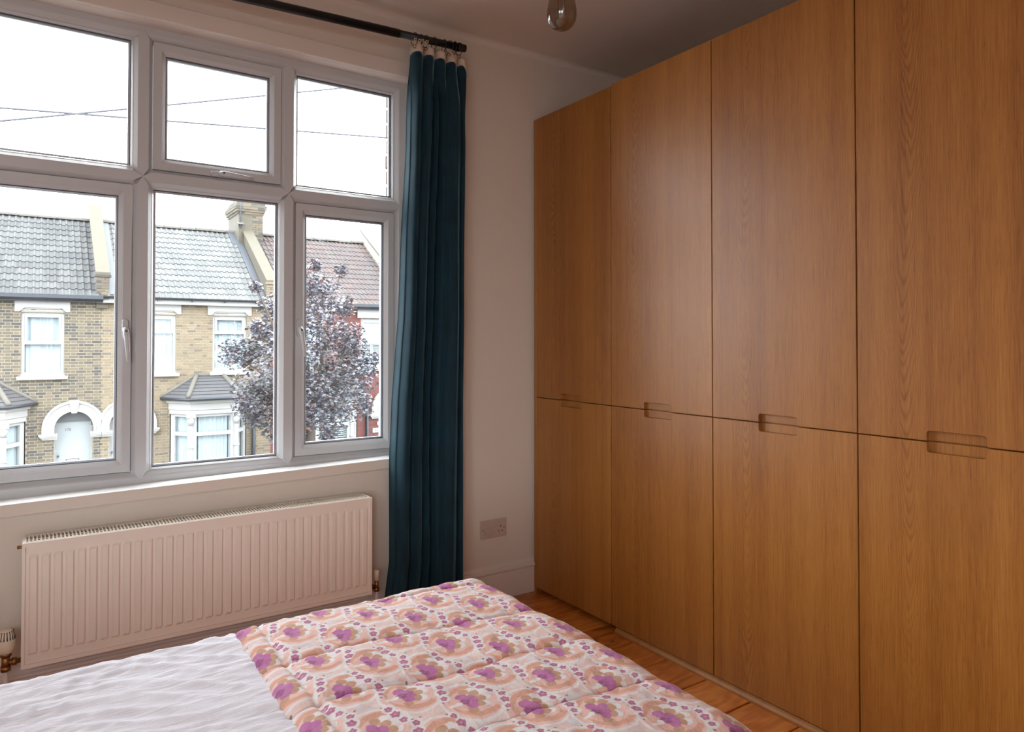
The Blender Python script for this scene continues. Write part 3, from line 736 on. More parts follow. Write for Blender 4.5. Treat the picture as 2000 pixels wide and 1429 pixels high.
    nt.put(b.inputs['Base Color'], nt.mix(1.0, cc, nt.comb(k, k, k), 'MULTIPLY'))
    b.inputs['Roughness'].default_value = 0.85; b.inputs['Specular IOR Level'].default_value = 0.15
    b.inputs['Sheen Weight'].default_value = 0.08
    cr, _ = nt.noise(u, 26, 4, 0.65, 0.6)
    nt.put(b.inputs['Normal'], nt.bump(nt.math('ADD', cr, nt.math('MULTIPLY', weave, 0.12)), 0.55, 0.010))
    return m
M_QUILT = quilt_mat()
def linen_mat():
    m, nt, b = newmat('pale_pink_linen')
    u = nt.coord('UV'); f, _ = nt.noise(nt.mapping(u, (1, 1, 1)), 900, 2); g, _ = nt.noise(u, 6, 3)
    t = nt.math('ADD', nt.math('MULTIPLY', f, 0.4), nt.math('MULTIPLY', g, 0.6))
    nt.put(b.inputs['Base Color'], nt.ramp(t, [(0.3, lin(222, 221, 229)), (0.7, lin(231, 230, 237))]))
    b.inputs['Roughness'].default_value = 0.85; b.inputs['Specular IOR Level'].default_value = 0.15
    w1, _ = nt.noise(nt.mapping(u, (5, 46, 1), rot=(0, 0, 0.25)), 1.0, 5, 0.62, 0.9)
    w2, _ = nt.noise(nt.mapping(u, (16, 60, 1), rot=(0, 0, -0.3)), 1.0, 4, 0.6, 0.6)
    h = nt.math('ADD', nt.math('MULTIPLY', w1, 1.0), nt.math('MULTIPLY', w2, 0.5))
    nt.put(b.inputs['Normal'], nt.bump(nt.math('ADD', h, nt.math('MULTIPLY', f, 0.05)), 0.55, 0.012))
    return m
M_LINEN = linen_mat()
M_MATT = plain('mattress_cover', lin(236, 232, 228), 0.8, 0.02)
M_BEDW = plain('bed_timber', lin(150, 104, 64), 0.45, 0.1, 12, stretch=(1, 12, 12))
BZ, BXF, BYF, BYN, BXH = 0.526, 1.152, 1.902, 0.36, -0.93
bed = thing('bed', 'timber bed standing with its foot towards the oak wardrobes', 'bed', (0.1, 1.1, 0))
m = MB().box(BXH, BXF - 0.07, BYN + 0.06, BYF - 0.07, 0.27, BZ - 0.045).build('mattress', M_MATT, bed, 0.04, 4)
for y0, y1 in ((BYN + 0.04, BYN + 0.065), (BYF - 0.075, BYF - 0.05)): MB().box(BXH, BXF - 0.06, y0, y1, 0.14, 0.28).build('side_rail', M_BEDW, bed, 0.004)
for x0, x1, zt in ((BXF - 0.085, BXF - 0.06, 0.28), (BXH - 0.03, BXH, 0.95)): MB().box(x0, x1, BYN + 0.04, BYF - 0.05, 0.14, zt).build('footboard' if zt < 0.5 else 'headboard', M_BEDW, bed, 0.004)
for x in (BXH - 0.01, BXF - 0.11):
    for y in (BYN + 0.08, BYF - 0.09): MB().cyl((x, y, 0), (x, y, 0.2), 0.022, 0.03, 16).build('leg', M_BEDW, bed)
MB().box(BXH, BXF - 0.085, BYN + 0.065, BYF - 0.075, 0.25, 0.268).build('slat_base', M_BEDW, bed)

def edge_prof(s, e, r):
    """flat coordinate s -> (position, drop) for cloth that runs flat to e - r, turns and hangs"""
    if s < e - r: return s, 0.0
    a = (s - (e - r)) / r
    if a < math.pi / 2: return e - r + r * math.sin(a), r * (1 - math.cos(a))
    return e + 0.02 * min(1, (s - (e - r) - r * math.pi / 2) / 0.3), r + (s - (e - r) - r * math.pi / 2)
def cloth(name, mat, parent, u0, u1, v0, v1, nu, nv, lift, hfun, rx, ry, ex, ey, en=None):
    vs, uvs = [], []
    for j in range(nv + 1):
        v = v0 + (v1 - v0) * j / nv
        for i in range(nu + 1):
            u = u0 + (u1 - u0) * i / nu
            x, dx = edge_prof(u, ex, rx)
            y, dy = edge_prof(v, ey, ry)
            if en is not None and v < en + ry:
                y, dy = edge_prof(-v, -en, ry); y = -y
            h, ox, oy = hfun(u, v)
            k = math.hypot(dx, dy) if dx < rx and dy < ry else max(dx, dy, (dx + dy) * 0.72)
            wx = min(1, dx / rx); wy = min(1, dy / ry)
            nz = max(0.0, 1 - max(wx, wy)) ** 0.5
            vs.append((x + h * wx + ox, y + h * wy * (1 if v > 1 else -1) + oy, max(0.03, BZ + lift - k + h * nz))); uvs.append((u, v))
    fs = [(j * (nu + 1) + i, j * (nu + 1) + i + 1, (j + 1) * (nu + 1) + i + 1, (j + 1) * (nu + 1) + i) for j in range(nv) for i in range(nu)]
    me = bpy.data.meshes.new(name); me.from_pydata(vs, [], fs); me.materials.append(mat)
    ul = me.uv_layers.new(name='UVMap'); li = [0] * len(me.loops); me.loops.foreach_get('vertex_index', li)
    ul.data.foreach_set('uv', [c for k in li for c in uvs[k]])
    me.polygons.foreach_set('use_smooth', [True] * len(me.polygons)); me.update()
    o = bpy.data.objects.new(name, me); COL.objects.link(o); adopt(o, parent)
    return o
N = noise.noise
def duvet_h(u, v):
    wv = 0.10 * N((u * 2.3, v * 2.1, 1.0))
    a = 1 - abs(N((u * 3.2 + 2.0 * wv, (v + 0.35 * u + wv) * 17, 2.0))); b = 1 - abs(N((u * 8, (v - 0.2 * u + wv) * 34, 7.0)))
    h = 0.007 * N((u * 2.4, v * 2.4, 3.0)) + 0.0065 * a ** 5 + 0.0035 * b ** 4 + 0.0016 * N((u * 30, v * 60, 5))
    return h - 0.04 * sstep(0.405, 0.45, u), 0.0, 0.0
duv = cloth('duvet', M_LINEN, None, -0.92, 0.60, 0.02, 2.20, 260, 380, -0.004, duvet_h, 0.07, 0.07, BXF - 0.02, BYF - 0.012, BYN)
tag(duv, 'crumpled pale pink linen duvet on the bed below the radiator', 'duvet')
SEAMS = [2.09, 1.845, 1.592, 1.366, 1.136, 0.905, 0.675, 0.445, 0.2]
U0 = 0.405
def quilt_h(u, v):
    w_ = v + 0.085 * (u - 0.45) + 0.10 * max(0, u - 0.9) ** 2 + 0.010 * N((u * 5, v * 3, 9.0))
    d = min(abs(w_ - s) for s in SEAMS)
    puff = 0.009 * (1 - math.exp(-d / 0.030)) + 0.006 * (1 - math.exp(-(d / 0.004) ** 2))
    wr = N((u * 38, v * 9, 1.0)) * 0.0055 * math.exp(-d / 0.04) + 0.004 * N((u * 16, v * 16, 2.0)) + 0.0018 * N((u * 45, v * 45, 6.0)) + 0.009 * N((u * 4, v * 4, 5.0))
    e = u - U0
    hem = 0.020 * (1 - math.exp(-max(0, e) / 0.010)) - 0.008 * math.exp(-((e - 0.058) / 0.008) ** 2)
    return puff + wr + hem, 0.005 * N((0.2, v * 5, 4.0)) * math.exp(-e / 0.2), 0.0
qo = cloth('quilt', M_QUILT, None, U0, 1.52, 0.02, 2.22, 240, 820, -0.015, quilt_h, 0.075, 0.075, BXF - 0.005, BYF - 0.02, BYN)
tag(qo, 'padded quilt printed with pink and orange flowers across the bed foot', 'quilt')

# ================================================================== the street outside
GZ = -3.35
def xlin(r, g, b):                # street colours scaled darker so the strong sky doesn't blow them out
    c = lin(r, g, b); return (c[0] * 0.62, c[1] * 0.62, c[2] * 0.62, 1)
M_ROAD = plain('asphalt', xlin(96, 96, 98), 0.9, 0.12, 8, 0.3)
M_PAVE = plain('paving', xlin(128, 124, 118), 0.9, 0.1, 3, 0.2)
M_EARTH = plain('garden_earth', xlin(96, 104, 78), 0.95, 0.2, 2)
M_WHITE = plain('white_masonry_paint', xlin(186, 186, 184), 0.6, 0.03, 4)
M_WPVC = plain('far_white_upvc', xlin(188, 190, 191), 0.4, 0.02, 4)
M_CREAM = plain('cream_render', lin(80, 76, 65), 0.85, 0.3, 9, 0.4)
M_GRENDER = plain('grey_cement_render', xlin(104, 102, 98), 0.9, 0.14, 7, 0.3)
M_LEAD = plain('lead_flashing', xlin(84, 91, 100), 0.5, 0.08, 6)
M_GUTTER = plain('dark_gutter', xlin(52, 60, 70), 0.5, 0.15, 14)
M_SLATE = plain('grey_slate', xlin(92, 93, 96), 0.6, 0.14, 9, 0.2)
M_HIP = plain('hip_tile_cement', xlin(112, 110, 102), 0.85, 0.14, 10)
M_NET = plain('net_curtain', xlin(206, 211, 214), 0.9, 0.12, 14, stretch=(6, 1, 0.6))
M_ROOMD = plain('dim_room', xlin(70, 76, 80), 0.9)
M_GDOOR = plain('white_front_door', xlin(176, 184, 188), 0.5, 0.02)
M_FAN = plain('grey_fanlight_board', xlin(120, 128, 134), 0.6)
M_DKTXT = plain('dark_lettering', xlin(48, 48, 50), 0.6)
M_PLAQ = plain('white_plaque', xlin(204, 204, 202), 0.5)
def bricks_of(tag_, cols): return [plain('%s_brick_%d' % (tag_, i), lin(*c), 0.9, 0.16, 40, 0.3) for i, c in enumerate(cols)]
BR_STOCK = bricks_of('stock', [(82, 77, 67), (90, 82, 68), (70, 67, 63), (96, 87, 72), (62, 61, 59), (84, 77, 68)])
BR_TAN = bricks_of('tan', [(108, 97, 79), (112, 100, 81), (105, 95, 79), (116, 104, 86), (92, 83, 73), (110, 97, 78)])
BR_RED = bricks_of('red', [(92, 54, 50), (95, 57, 52), (89, 53, 49), (93, 56, 53), (91, 54, 50), (96, 58, 53)])
TL_GREY = bricks_of('greytile', [(67, 69, 70), (72, 74, 74), (63, 65, 66), (75, 76, 76)])
TL_PALE = bricks_of('paletile', [(84, 86, 86), (89, 91, 90), (81, 83, 83), (92, 93, 92)])
TL_RED = bricks_of('redtile', [(74, 66, 65), (79, 68, 66), (71, 65, 65), (76, 70, 69)])
M_MORT2 = plain('pale_mortar', lin(136, 130, 115), 0.95, 0.08, 20)
M_MORTR = plain('red_painted_mortar', lin(98, 64, 60), 0.9, 0.06, 20)

tag(MB().box(-70, 80, -60, 90, GZ - 0.5, GZ - 0.12).build('ground', M_ROAD), 'asphalt street between the two terraces', 'road', kind='structure')
tag(MB().box(-40, 50, 15.2, 17.4, GZ - 0.12, GZ).build('pavement_far', M_PAVE), 'pavement in front of the houses opposite', 'pavement', kind='structure')
tag(MB().box(-40, 50, 5.6, 7.6, GZ - 0.12, GZ).build('pavement_near', M_PAVE), 'pavement below the bedroom window', 'pavement', kind='structure')
tag(MB().box(-40, 50, 17.4, 27, GZ - 0.12, GZ + 0.01).build('garden_ground', M_EARTH), 'front garden ground before the houses opposite', 'ground', kind='structure')

def project(p):
    x, y, z = p[0], p[1], p[2] - EYE
    fw = Vector((math.sin(YAW) * math.cos(PITCH), math.cos(YAW) * math.cos(PITCH), math.sin(PITCH))); r = Vector((math.cos(YAW), -math.sin(YAW), 0)); u = r.cross(fw)
    v = Vector((x, y, z)); d = v.dot(fw)
    return 1000 + FPX * v.dot(r) / d, 714.5 - 69.84 - FPX * v.dot(u) / d, d
VIS = [(0, 232, 372, 905), (292, 548, 360, 915), (590, 750, 425, 868)]
def in_view(p):
    x, y, d = project(p); return any(a <= x <= b and c <= y <= e for a, b, c, e in VIS)
_bm = {}
def brick_mesh(L, mat, h=0.065):
    k = (L, mat.name, h)
    if k not in _bm: _bm[k] = MB().box(-L / 2 + 0.002, L / 2 - 0.002, 0, 0.05, -h / 2 + 0.0025, h / 2 - 0.0025).mesh('brick', mat)
    return _bm[k]
def lay_bricks(parent, x0, x1, z0, z1, holes, Y, mats, parts=300, face=-1):
    """Flemish bond facing -y; the clearest bricks are objects, the rest one mesh"""
    full, rest = [], []
    z = z0; row = 0
    while z + 0.065 <= z1:
        x = x0 - (0.17 if row % 2 else 0.0); k = 0
        while x < x1:
            L = 0.215 if k % 2 == 0 else 0.1025
            a, b = max(x, x0), min(x + L, x1); x += L + 0.011; k += 1
            if b - a < 0.03: continue
            segs = [(a, b)]
            for h in holes:
                if z + 0.065 <= h[2] + 0.01 or z >= h[3] - 0.01: continue
                segs = [q for s, e in segs for q in ((s, min(e, h[0])), (max(s, h[1]), e)) if q[1] - q[0] > 0.025]
            for s, e in segs:
                it = (s, e, z, rnd.randrange(len(mats)), rnd.uniform(-0.003, 0.003))
                (full if abs((e - s) - L) < 1e-4 and in_view(((s + e) / 2, Y, z + 0.03)) else rest).append(it)
        z += 0.0755; row += 1
    full.sort(key=lambda t: -(t[1] - t[0]) / project((t[0], Y, t[2]))[2])
    for s, e, zz, mi, dy in full[:parts]: inst('brick', brick_mesh(round(e - s, 4), mats[mi]), parent, ((s + e) / 2, Y + dy, zz + 0.0325))
    m = MB()
    for s, e, zz, mi, dy in full[parts:] + rest: m.mat(mi).box(s + 0.002, e - 0.002, Y + dy, Y + 0.05, zz + 0.0025, zz + 0.0625)
    if m.v: tag(m.build('brickwork', mats, parent, fix=False), kind='stuff')

YH = 21.0
SLOPE = (4.82 - 2.42) / (24.3 - 20.74); PA = math.atan(SLOPE)
def tile_mesh(mat):
    m = MB(); prof = [(0, 0.004), (0.03, 0.004), (0.055, 0.030), (0.085, 0.034), (0.115, 0.006), (0.18, 0.004), (0.205, 0.030), (0.235, 0.034), (0.265, 0.006), (0.297, 0.004)]
    n = len(prof)
    vs = [(x, 0, h + 0.020) for x, h in prof] + [(x, 0.39, h) for x, h in prof] + [(x, 0, h - 0.004) for x, h in prof]
    m.add(vs, [(i, i + 1, n + i + 1, n + i) for i in range(n - 1)] + [(2 * n + i, 2 * n + i + 1, i + 1, i) for i in range(n - 1)])
    return m.mesh('roof_tile', mat)
def roof(h, xa, xb, mats, ridge_mat):
    """concrete roll tiles in courses up the front slope, ridge tiles on top"""
    MB().prism_x([(20.84, 2.44), (24.3, 2.36 + 3.6 * SLOPE), (27.9, 2.36), (27.9, 2.30), (20.84, 2.32)], xa, xb).build('roof_deck', M_GUTTER, h)
    MB().prism_x([(24.3, 2.41 + 3.6 * SLOPE), (28.0, 2.36), (28.0, 2.40), (24.3, 2.46 + 3.6 * SLOPE)], xa, xb).build('rear_slope', mats[0], h)
    ml = [tile_mesh(c) for c in mats]; L = 4.30; gauge = L / 13
    nx = int((xb - xa) / 0.300)
    for r_ in range(13):
        off = 0.0
        for k in range(nx + 1):
            x = xa + off + k * 0.300
            s = r_ * gauge
            y = 20.66 + s * math.cos(PA); z = 2.375 + s * math.sin(PA)
            if x + 0.28 > xb: continue
            if x + 0.3 < -1.9 : continue
            t = inst('roof_tile', ml[rnd.randrange(len(ml))], h, (x, y, z + rnd.uniform(0, 0.004)), (PA - 0.012, 0, rnd.uniform(-0.004, 0.004)))
    rz = 2.40 + 3.6 * SLOPE; me = MB()
    n = 7; vs = []
    for xx in (0, 0.445):
        for k in range(n): a = math.pi * k / (n - 1); vs.append((xx, -0.13 * math.cos(a), 0.10 * math.sin(a)))
    me.add(vs, [(k, k + 1, n + k + 1, n + k) for k in range(n - 1)]); me = me.mesh('ridge_tile', ridge_mat)
    x = max(xa, -1.9)
    while x + 0.3 < xb: inst('ridge_tile', me, h, (x, 24.3, rz + rnd.uniform(-0.008, 0.004))); x += 0.455

def sash_window(h, x0, x1, z0, z1, kind='net', rail=None):
    """white two-light window in a reveal with a moulded lintel and a sill"""
    xc = (x0 + x1) / 2; zr = rail if rail else z0 + (z1 - z0) * 0.51
    yf = YH + 0.085
    wn = rect_ring(MB(), x0, x1, z0, z1, [(0, yf + 0.08), (0, yf), (0.065, yf), (0.065, yf + 0.08)]).build('window', M_WPVC, h, 0.006, 1)
    rect_ring(MB(), x0 + 0.065, x1 - 0.065, zr, z1 - 0.065, [(0, yf + 0.05), (0, yf - 0.015), (0.055, yf - 0.015), (0.06, yf + 0.05)]).build('top_sash', M_WPVC, wn)
    MB().box(x0 + 0.05, x1 - 0.05, yf - 0.01, yf + 0.06, zr - 0.035, zr + 0.03).build('meeting_rail', M_WPVC, wn)
    MB().box(x0 + 0.1, x1 - 0.1, yf + 0.02, yf + 0.026, zr + 0.03, z1 - 0.1).build('pane', M_FARGLASS, wn)
    MB().box(x0 + 0.06, x1 - 0.06, yf + 0.04, yf + 0.046, z0 + 0.06, zr - 0.03).build('pane', M_FARGLASS, wn)
    if kind == 'net':
        def f(u, v): return (x0 + 0.05 + (x1 - x0 - 0.1) * u, yf + 0.11 + 0.016 * math.sin(u * 46 + 2.2 * math.sin(u * 11)) + 0.01 * N((u * 5, v * 2, x0)), z0 + 0.05 + (z1 - z0 - 0.1) * v)
        MB().grid(f, 70, 6).build('net_curtain', M_NET, wn, fix=False)
    else:
        xm = xc - 0.02
        for a, b in ((x0 + 0.07, xm - 0.005), (xm + 0.005, x1 - 0.07)):
            sh = rect_ring(MB(), a, b, z0 + 0.07, zr - 0.04, [(0, yf + 0.12), (0, yf + 0.09), (0.04, yf + 0.09), (0.04, yf + 0.12)]).build('shutter', M_WPVC, wn)
            me = MB().prism([(-0.028, -0.010), (0.0, 0.010), (0.028, 0.026), (0.0, -0.004)], lambda p: (a + 0.04, p[0], p[1]), lambda p: (b - 0.04, p[0], p[1])).mesh('slat', M_WPVC)
            zz = z0 + 0.14
            while zz < zr - 0.1: inst('slat', me, sh, (0, yf + 0.105, zz)); zz += 0.062
        sh = MB().box(x0 + 0.1, x1 - 0.1, yf + 0.10, yf + 0.11, zr + 0.03, z1 - 0.09).build('blind', M_NET, wn)
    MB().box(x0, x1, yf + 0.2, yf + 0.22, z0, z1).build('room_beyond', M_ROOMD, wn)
    q = 0.05
    l = [(x0 - 0.14, z1 + 0.325), (x1 + 0.12, z1 + 0.325), (x1 + 0.12, z1 + 0.01), (x1 + 0.03, z1 + 0.01), (x1 - 0.07, z1 + 0.11), (x0 + 0.06, z1 + 0.11), (x0 - 0.04, z1 + 0.01), (x0 - 0.14, z1 + 0.01)]
    ln = MB().prism_y(l, YH - q, YH + 0.04).build('lintel', M_WHITE, h, 0.008, 1)
    for i in range(2):
        d = 0.045 * i
        MB().prism_y([(x0 + 0.04 - d, z1 + 0.115 - 0.045 * i), (x0 + 0.06 - d, z1 + 0.085 - 0.045 * i), (x1 - 0.07 + d, z1 + 0.085 - 0.045 * i), (x1 - 0.05 + d, z1 + 0.115 - 0.045 * i)], YH - 0.02 + 0.02 * i, YH + 0.09).build('moulding', M_WHITE, ln)
    MB().box(x0 - 0.09, x1 + 0.08, YH - 0.10, YH + 0.085, z0 - 0.12, z0 - 0.035).build('window_sill', M_WHITE, h, 0.01)
    MB().box(x0 - 0.01, x1 + 0.01, YH - 0.01, YH + 0.085, z0 - 0.036, z0 + 0.002).build('sub_sill', M_WHITE, h)

def doorway(h, xc, number, knob, dy=0.0, imp=(1, 1)):
    r0, r1, zc = 0.425, 0.675, -0.945; YH = 21.0 - dy
    n = 24; ang = [math.pi * k / n for k in range(n + 1)]
    ar = lambda R, y0, y1, r_: MB().prism_y([(xc + R * math.cos(a), zc + R * math.sin(a)) for a in ang] + [(xc + R * -1, zc - 0.13), (xc - r_, zc - 0.13)] + [(xc + r_ * math.cos(a), zc + r_ * math.sin(a)) for a in ang[::-1]] + [(xc + r_, zc - 0.13), (xc + R, zc - 0.13)], y0, y1)
    a = ar(r1, YH - 0.05, YH + 0.1, r0).build('door_arch', M_WHITE, h)
    ar(r1 + 0.012, YH - 0.085, YH, r1 - 0.045).build('outer_moulding', M_WHITE, a); ar(r0 + 0.05, YH - 0.075, YH + 0.28, r0 - 0.005).build('inner_moulding', M_WHITE, a)
    MB().prism_y([(xc - 0.115, zc + 0.695), (xc + 0.115, zc + 0.695), (xc + 0.06, zc + 0.375), (xc - 0.06, zc + 0.375)], YH - 0.14, YH).build('keystone', M_WHITE, a, 0.01)
    for s in (-1, 1):
        k = imp[0 if s < 0 else 1]; x0, x1 = xc + s * (r0 - 0.07), xc + s * (r1 + 0.08 if k == 1 else 0.597)
        m = MB()
        for i, (zz, ex) in enumerate(((zc - 0.14, 0.0), (zc - 0.18, -0.02), (zc - 0.215, -0.05), (zc - 0.25, -0.08))):
            m.box(x0, x1 + s * ex * (k == 1), YH - 0.13 - ex * 0.9, YH + 0.1, zz - 0.02, zz + 0.02)
        m.build('impost', M_WHITE, a, 0.004, 1)
    yd = YH + 0.30
    for s in (-1, 1): MB().box(xc + s * 0.425, xc + s * 0.37, yd - 0.05, yd + 0.05, GZ + 0.15, zc + 0.02).build('door_jamb', M_WHITE, h)
    d = MB().box(xc - 0.40, xc + 0.40, yd, yd + 0.045, GZ + 0.15, -0.80).build('front_door', M_GDOOR, h, 0.005)
    if number:
        text_mesh('door_number', number, 0.095, M_DKTXT, d, (xc - 0.12, yd - 0.001, -1.02), (math.pi / 2, 0, 0))
    MB().box(xc - 0.16, xc + 0.13, yd - 0.012, yd, -1.84, -1.77).build('letter_slot', M_DKTXT, d); MB().box(xc - 0.145, xc + 0.115, yd - 0.016, yd - 0.011, -1.83, -1.78).build('letter_flap', M_GDOOR, d)
    MB().cyl((xc - knob * 0.33, yd, -1.68), (xc - knob * 0.33, yd - 0.05, -1.68), 0.026, n=12).build('door_knob', M_LEAD, d)
    MB().prism_y([(xc + 0.424 * math.cos(a), zc + 0.424 * math.sin(a)) for a in ang if zc + 0.424 * math.sin(a) > -0.80], yd - 0.02, yd + 0.03).build('fanlight_board', M_FAN, h)
    MB().box(xc - 0.42, xc + 0.42, yd - 0.03, yd + 0.03, -0.82, -0.785).build('door_head', M_FAN, h)

def bay(h, fx, kind='net'):
    """canted ground-floor bay: hipped slate roof, white entablature, columns, three windows; fx maps x for mirrored houses"""
    xc, YF = 3.95, 20.36
    mir = fx(1.0) > fx(2.0)
    pl = lambda e: [(xc - 1.0 - e * 1.1, YH), (xc - 0.585 - e * 0.55, YF - e), (xc + 0.585 + e * 0.55, YF - e), (xc + 1.0 + e * 1.1, YH)]
    FX = lambda pts: [(fx(x), y) for x, y in pts]
    b = MB().prism_z(FX(pl(0.03)), GZ, -2.42).build('bay', M_WHITE, h)
    for z0, z1, e in ((-0.72, -0.60, 0.02), (-0.60, -0.42, 0.04), (-0.42, -0.36, 0.09), (-0.36, -0.31, 0.14)): MB().prism_z(FX(pl(e)), z0, z1).build('entablature', M_WHITE, b, 0.006, 1)
    MB().prism_z(FX(pl(0.06)), -2.42, -2.34).build('bay_sill', M_WHITE, b)
    ev = pl(0.20); rt = [(xc - 0.34, YH - 0.01), (xc + 0.34, YH - 0.01)]
    P3 = lambda p, z: Vector((fx(p[0]), p[1], z))
    A, B_, C, D = [P3(p, -0.275) for p in ev]; T0, T1 = P3(rt[0], 0.30), P3(rt[1], 0.30)
    MB().add([A, B_, C, D, T0, T1], [(0, 1, 4), (1, 2, 5, 4), (2, 3, 5)]).build('bay_roof', M_SLATE, b)
    for (p, q, t0, t1) in ((A, B_, T0, T0), (B_, C, T0, T1), (C, D, T1, T1)):
        nn = (q - p).cross(t0 - p).normalized()
        if nn.z < 0: nn = -nn
        for k in range(7):
            f0, f1 = k / 7, (k + 1.15) / 7; f1 = min(1, f1)
            a0, a1, c0, c1 = p.lerp(t0, f0), q.lerp(t1, f0), p.lerp(t0, f1), q.lerp(t1, f1)
            MB().add([a0 + nn * 0.026, a1 + nn * 0.026, c1 + nn * 0.004, c0 + nn * 0.004, a0, a1], [(0, 1, 2, 3), (4, 5, 1, 0)]).build('slate_course', M_SLATE, b)
    for p, t in ((A, T0 + Vector((0, 0, 0))), (B_, T0), (C, T1), (D, T1)):
        pts = [p.lerp(t, k / 4) + Vector((0, -0.01, 0.03)) for k in range(5)]
        MB().tube(pts, 0.062 if p in (B_, C) else 0.05, 8).build('hip_tile', M_HIP, b)
    MB().tube([T0 + Vector((0, -0.02, 0.02)), T1 + Vector((0, -0.02, 0.02))], 0.05, 8).build('top_flashing', M_HIP, b)
    MB().tube([A + Vector((0, 0, -0.02)), B_ + Vector((0, 0, -0.02)), C + Vector((0, 0, -0.02)), D + Vector((0, 0, -0.02))], 0.045, 8).build('bay_gutter', M_GUTTER, b)
    w_ = pl(0.0)
    for k in (1, 2):
        x, y = w_[k]
        m = MB().cyl((fx(x), y, -2.34), (fx(x), y, -1.02), 0.062, 0.055, 14).cyl((fx(x), y, -1.62), (fx(x), y, -1.58), 0.082, n=14)
        m.cyl((fx(x), y, -1.02), (fx(x), y, -0.80), 0.058, 0.098, 14).box(fx(x) - 0.11, fx(x) + 0.11, y - 0.10, y + 0.1, -0.80, -0.71)
        m.build('column', M_WHITE, b)
    for k in range(3):
        (xa, ya), (xb, yb) = w_[k], w_[k + 1]
        pa, pb = Vector((fx(xa), ya)), Vector((fx(xb), yb)); d = (pb - pa); L = d.length; d /= L; nrm = Vector((-d.y, d.x))
        if nrm.y < 0: nrm = -nrm
        s0, s1 = (0.0, L)
        Q = lambda s, t, z: (pa.x + d.x * s + nrm.x * t, pa.y + d.y * s + nrm.y * t, z)
        def qb(m, sa, sb, ta, tb, za, zb):
            m.add([Q(sa, ta, za), Q(sb, ta, za), Q(sb, tb, za), Q(sa, tb, za), Q(sa, ta, zb), Q(sb, ta, zb), Q(sb, tb, zb), Q(sa, tb, zb)], [(0, 3, 2, 1), (4, 5, 6, 7), (0, 1, 5, 4), (1, 2, 6, 5), (2, 3, 7, 6), (3, 0, 4, 7)]); return m
        m = MB()
        for sa, sb, za, zb in ((s0, s0 + 0.15, -2.34, -0.72), (s1 - 0.15, s1, -2.34, -0.72), (s0 + 0.15, s1 - 0.15, -0.79, -0.72), (s0 + 0.15, s1 - 0.15, -2.34, -2.25), (s0 + 0.15, s1 - 0.15, -1.30, -1.20)): qb(m, sa, sb, 0.03, 0.10, za, zb)
        wn = m.build('bay_window', M_WPVC, b)
        for za, zb in ((-2.25, -1.30), (-1.20, -0.79)): qb(MB(), s0 + 0.14, s1 - 0.14, 0.06, 0.066, za, zb).build('pane', M_FARGLASS, wn)
        if kind == 'net':
            def f(u, v): return Q(s0 + 0.06 + (s1 - s0 - 0.12) * u, 0.14 + 0.018 * math.sin(u * L * 48 + 2 * math.sin(u * 9)), -2.3 + 1.54 * v)
            MB().grid(f, 60, 4).build('net_curtain', M_NET, wn, fix=False)
        else:
            m = MB(); zz = -2.2
            while zz < -1.34: qb(m, s0 + 0.09, s1 - 0.09, 0.10, 0.13, zz, zz + 0.035); zz += 0.062
            zz = -1.17
            while zz < -0.82: qb(m, s0 + 0.09, s1 - 0.09, 0.10, 0.13, zz, zz + 0.035); zz += 0.062
            tag(m.build('shutter_slats', M_WPVC, wn), kind='stuff')
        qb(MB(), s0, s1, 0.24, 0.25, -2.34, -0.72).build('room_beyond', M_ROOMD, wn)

def parapet(h, xa, xb, ytop, mat_side, mat_top, brmats, flash=(-1, 1)):
    """party-wall parapet stepping up the roof with a coping, a brick end and corbel stones"""
    zt = lambda y: 3.02 + (y - 20.75) * 0.622
    p = MB().prism_x([(20.80, 2.40), (20.80, zt(20.80)), (ytop, zt(ytop)), (ytop, 2.6 + (ytop - 20.74) * SLOPE - 0.3)], xa + 0.02, xb - 0.02).build('parapet', mat_side, h)
    MB().prism_x([(20.70, zt(20.70) - 0.03), (ytop + 0.05, zt(ytop + 0.05) - 0.03), (ytop + 0.05, zt(ytop + 0.05) + 0.045), (20.70, zt(20.70) + 0.045)], xa - 0.02, xb + 0.02).build('coping', mat_top, p, 0.012)
    MB().box(xa + 0.005, xb - 0.005, 20.735, 20.80, 2.44, 2.98).build('pier_mortar', M_MORT2, p)
    for k in range(7):
        z = 2.45 + k * 0.0755; e = 0.035 if k >= 6 else 0.0
        cuts = [(xa - e, xa + 0.18), (xa + 0.19, xb + e)] if k % 2 else [(xa - e, xa + 0.10), (xa + 0.11, xb + e)] if k < 6 else [(xa - e, xb + e)]
        for a, b in cuts: MB().box(a, b, 20.715 - e, 20.80, z, z + 0.065).build('brick', brmats[rnd.randrange(len(brmats))], p, 0.004, 1)
    for k in range(3):
        MB().box(xa + 0.01, xb - 0.01, 20.72 + 0.085 * (2 - k), YH + 0.02, 2.115 + k * 0.112, 2.222 + k * 0.112).build('corbel_stone', M_CREAM, p, 0.008, 1)
    if flash:
        for xs, w_ in [(xa, -0.20), (xb, 0.20)]:
            if (-1 if w_ < 0 else 1) not in flash: continue
            MB().prism_x([(20.72, 2.46), (ytop, 2.46 + (ytop - 20.72) * SLOPE), (ytop, 2.48 + (ytop - 20.72) * SLOPE), (20.72, 2.48)], xs, xs + w_).build('flashing', M_LEAD, p)
    return p

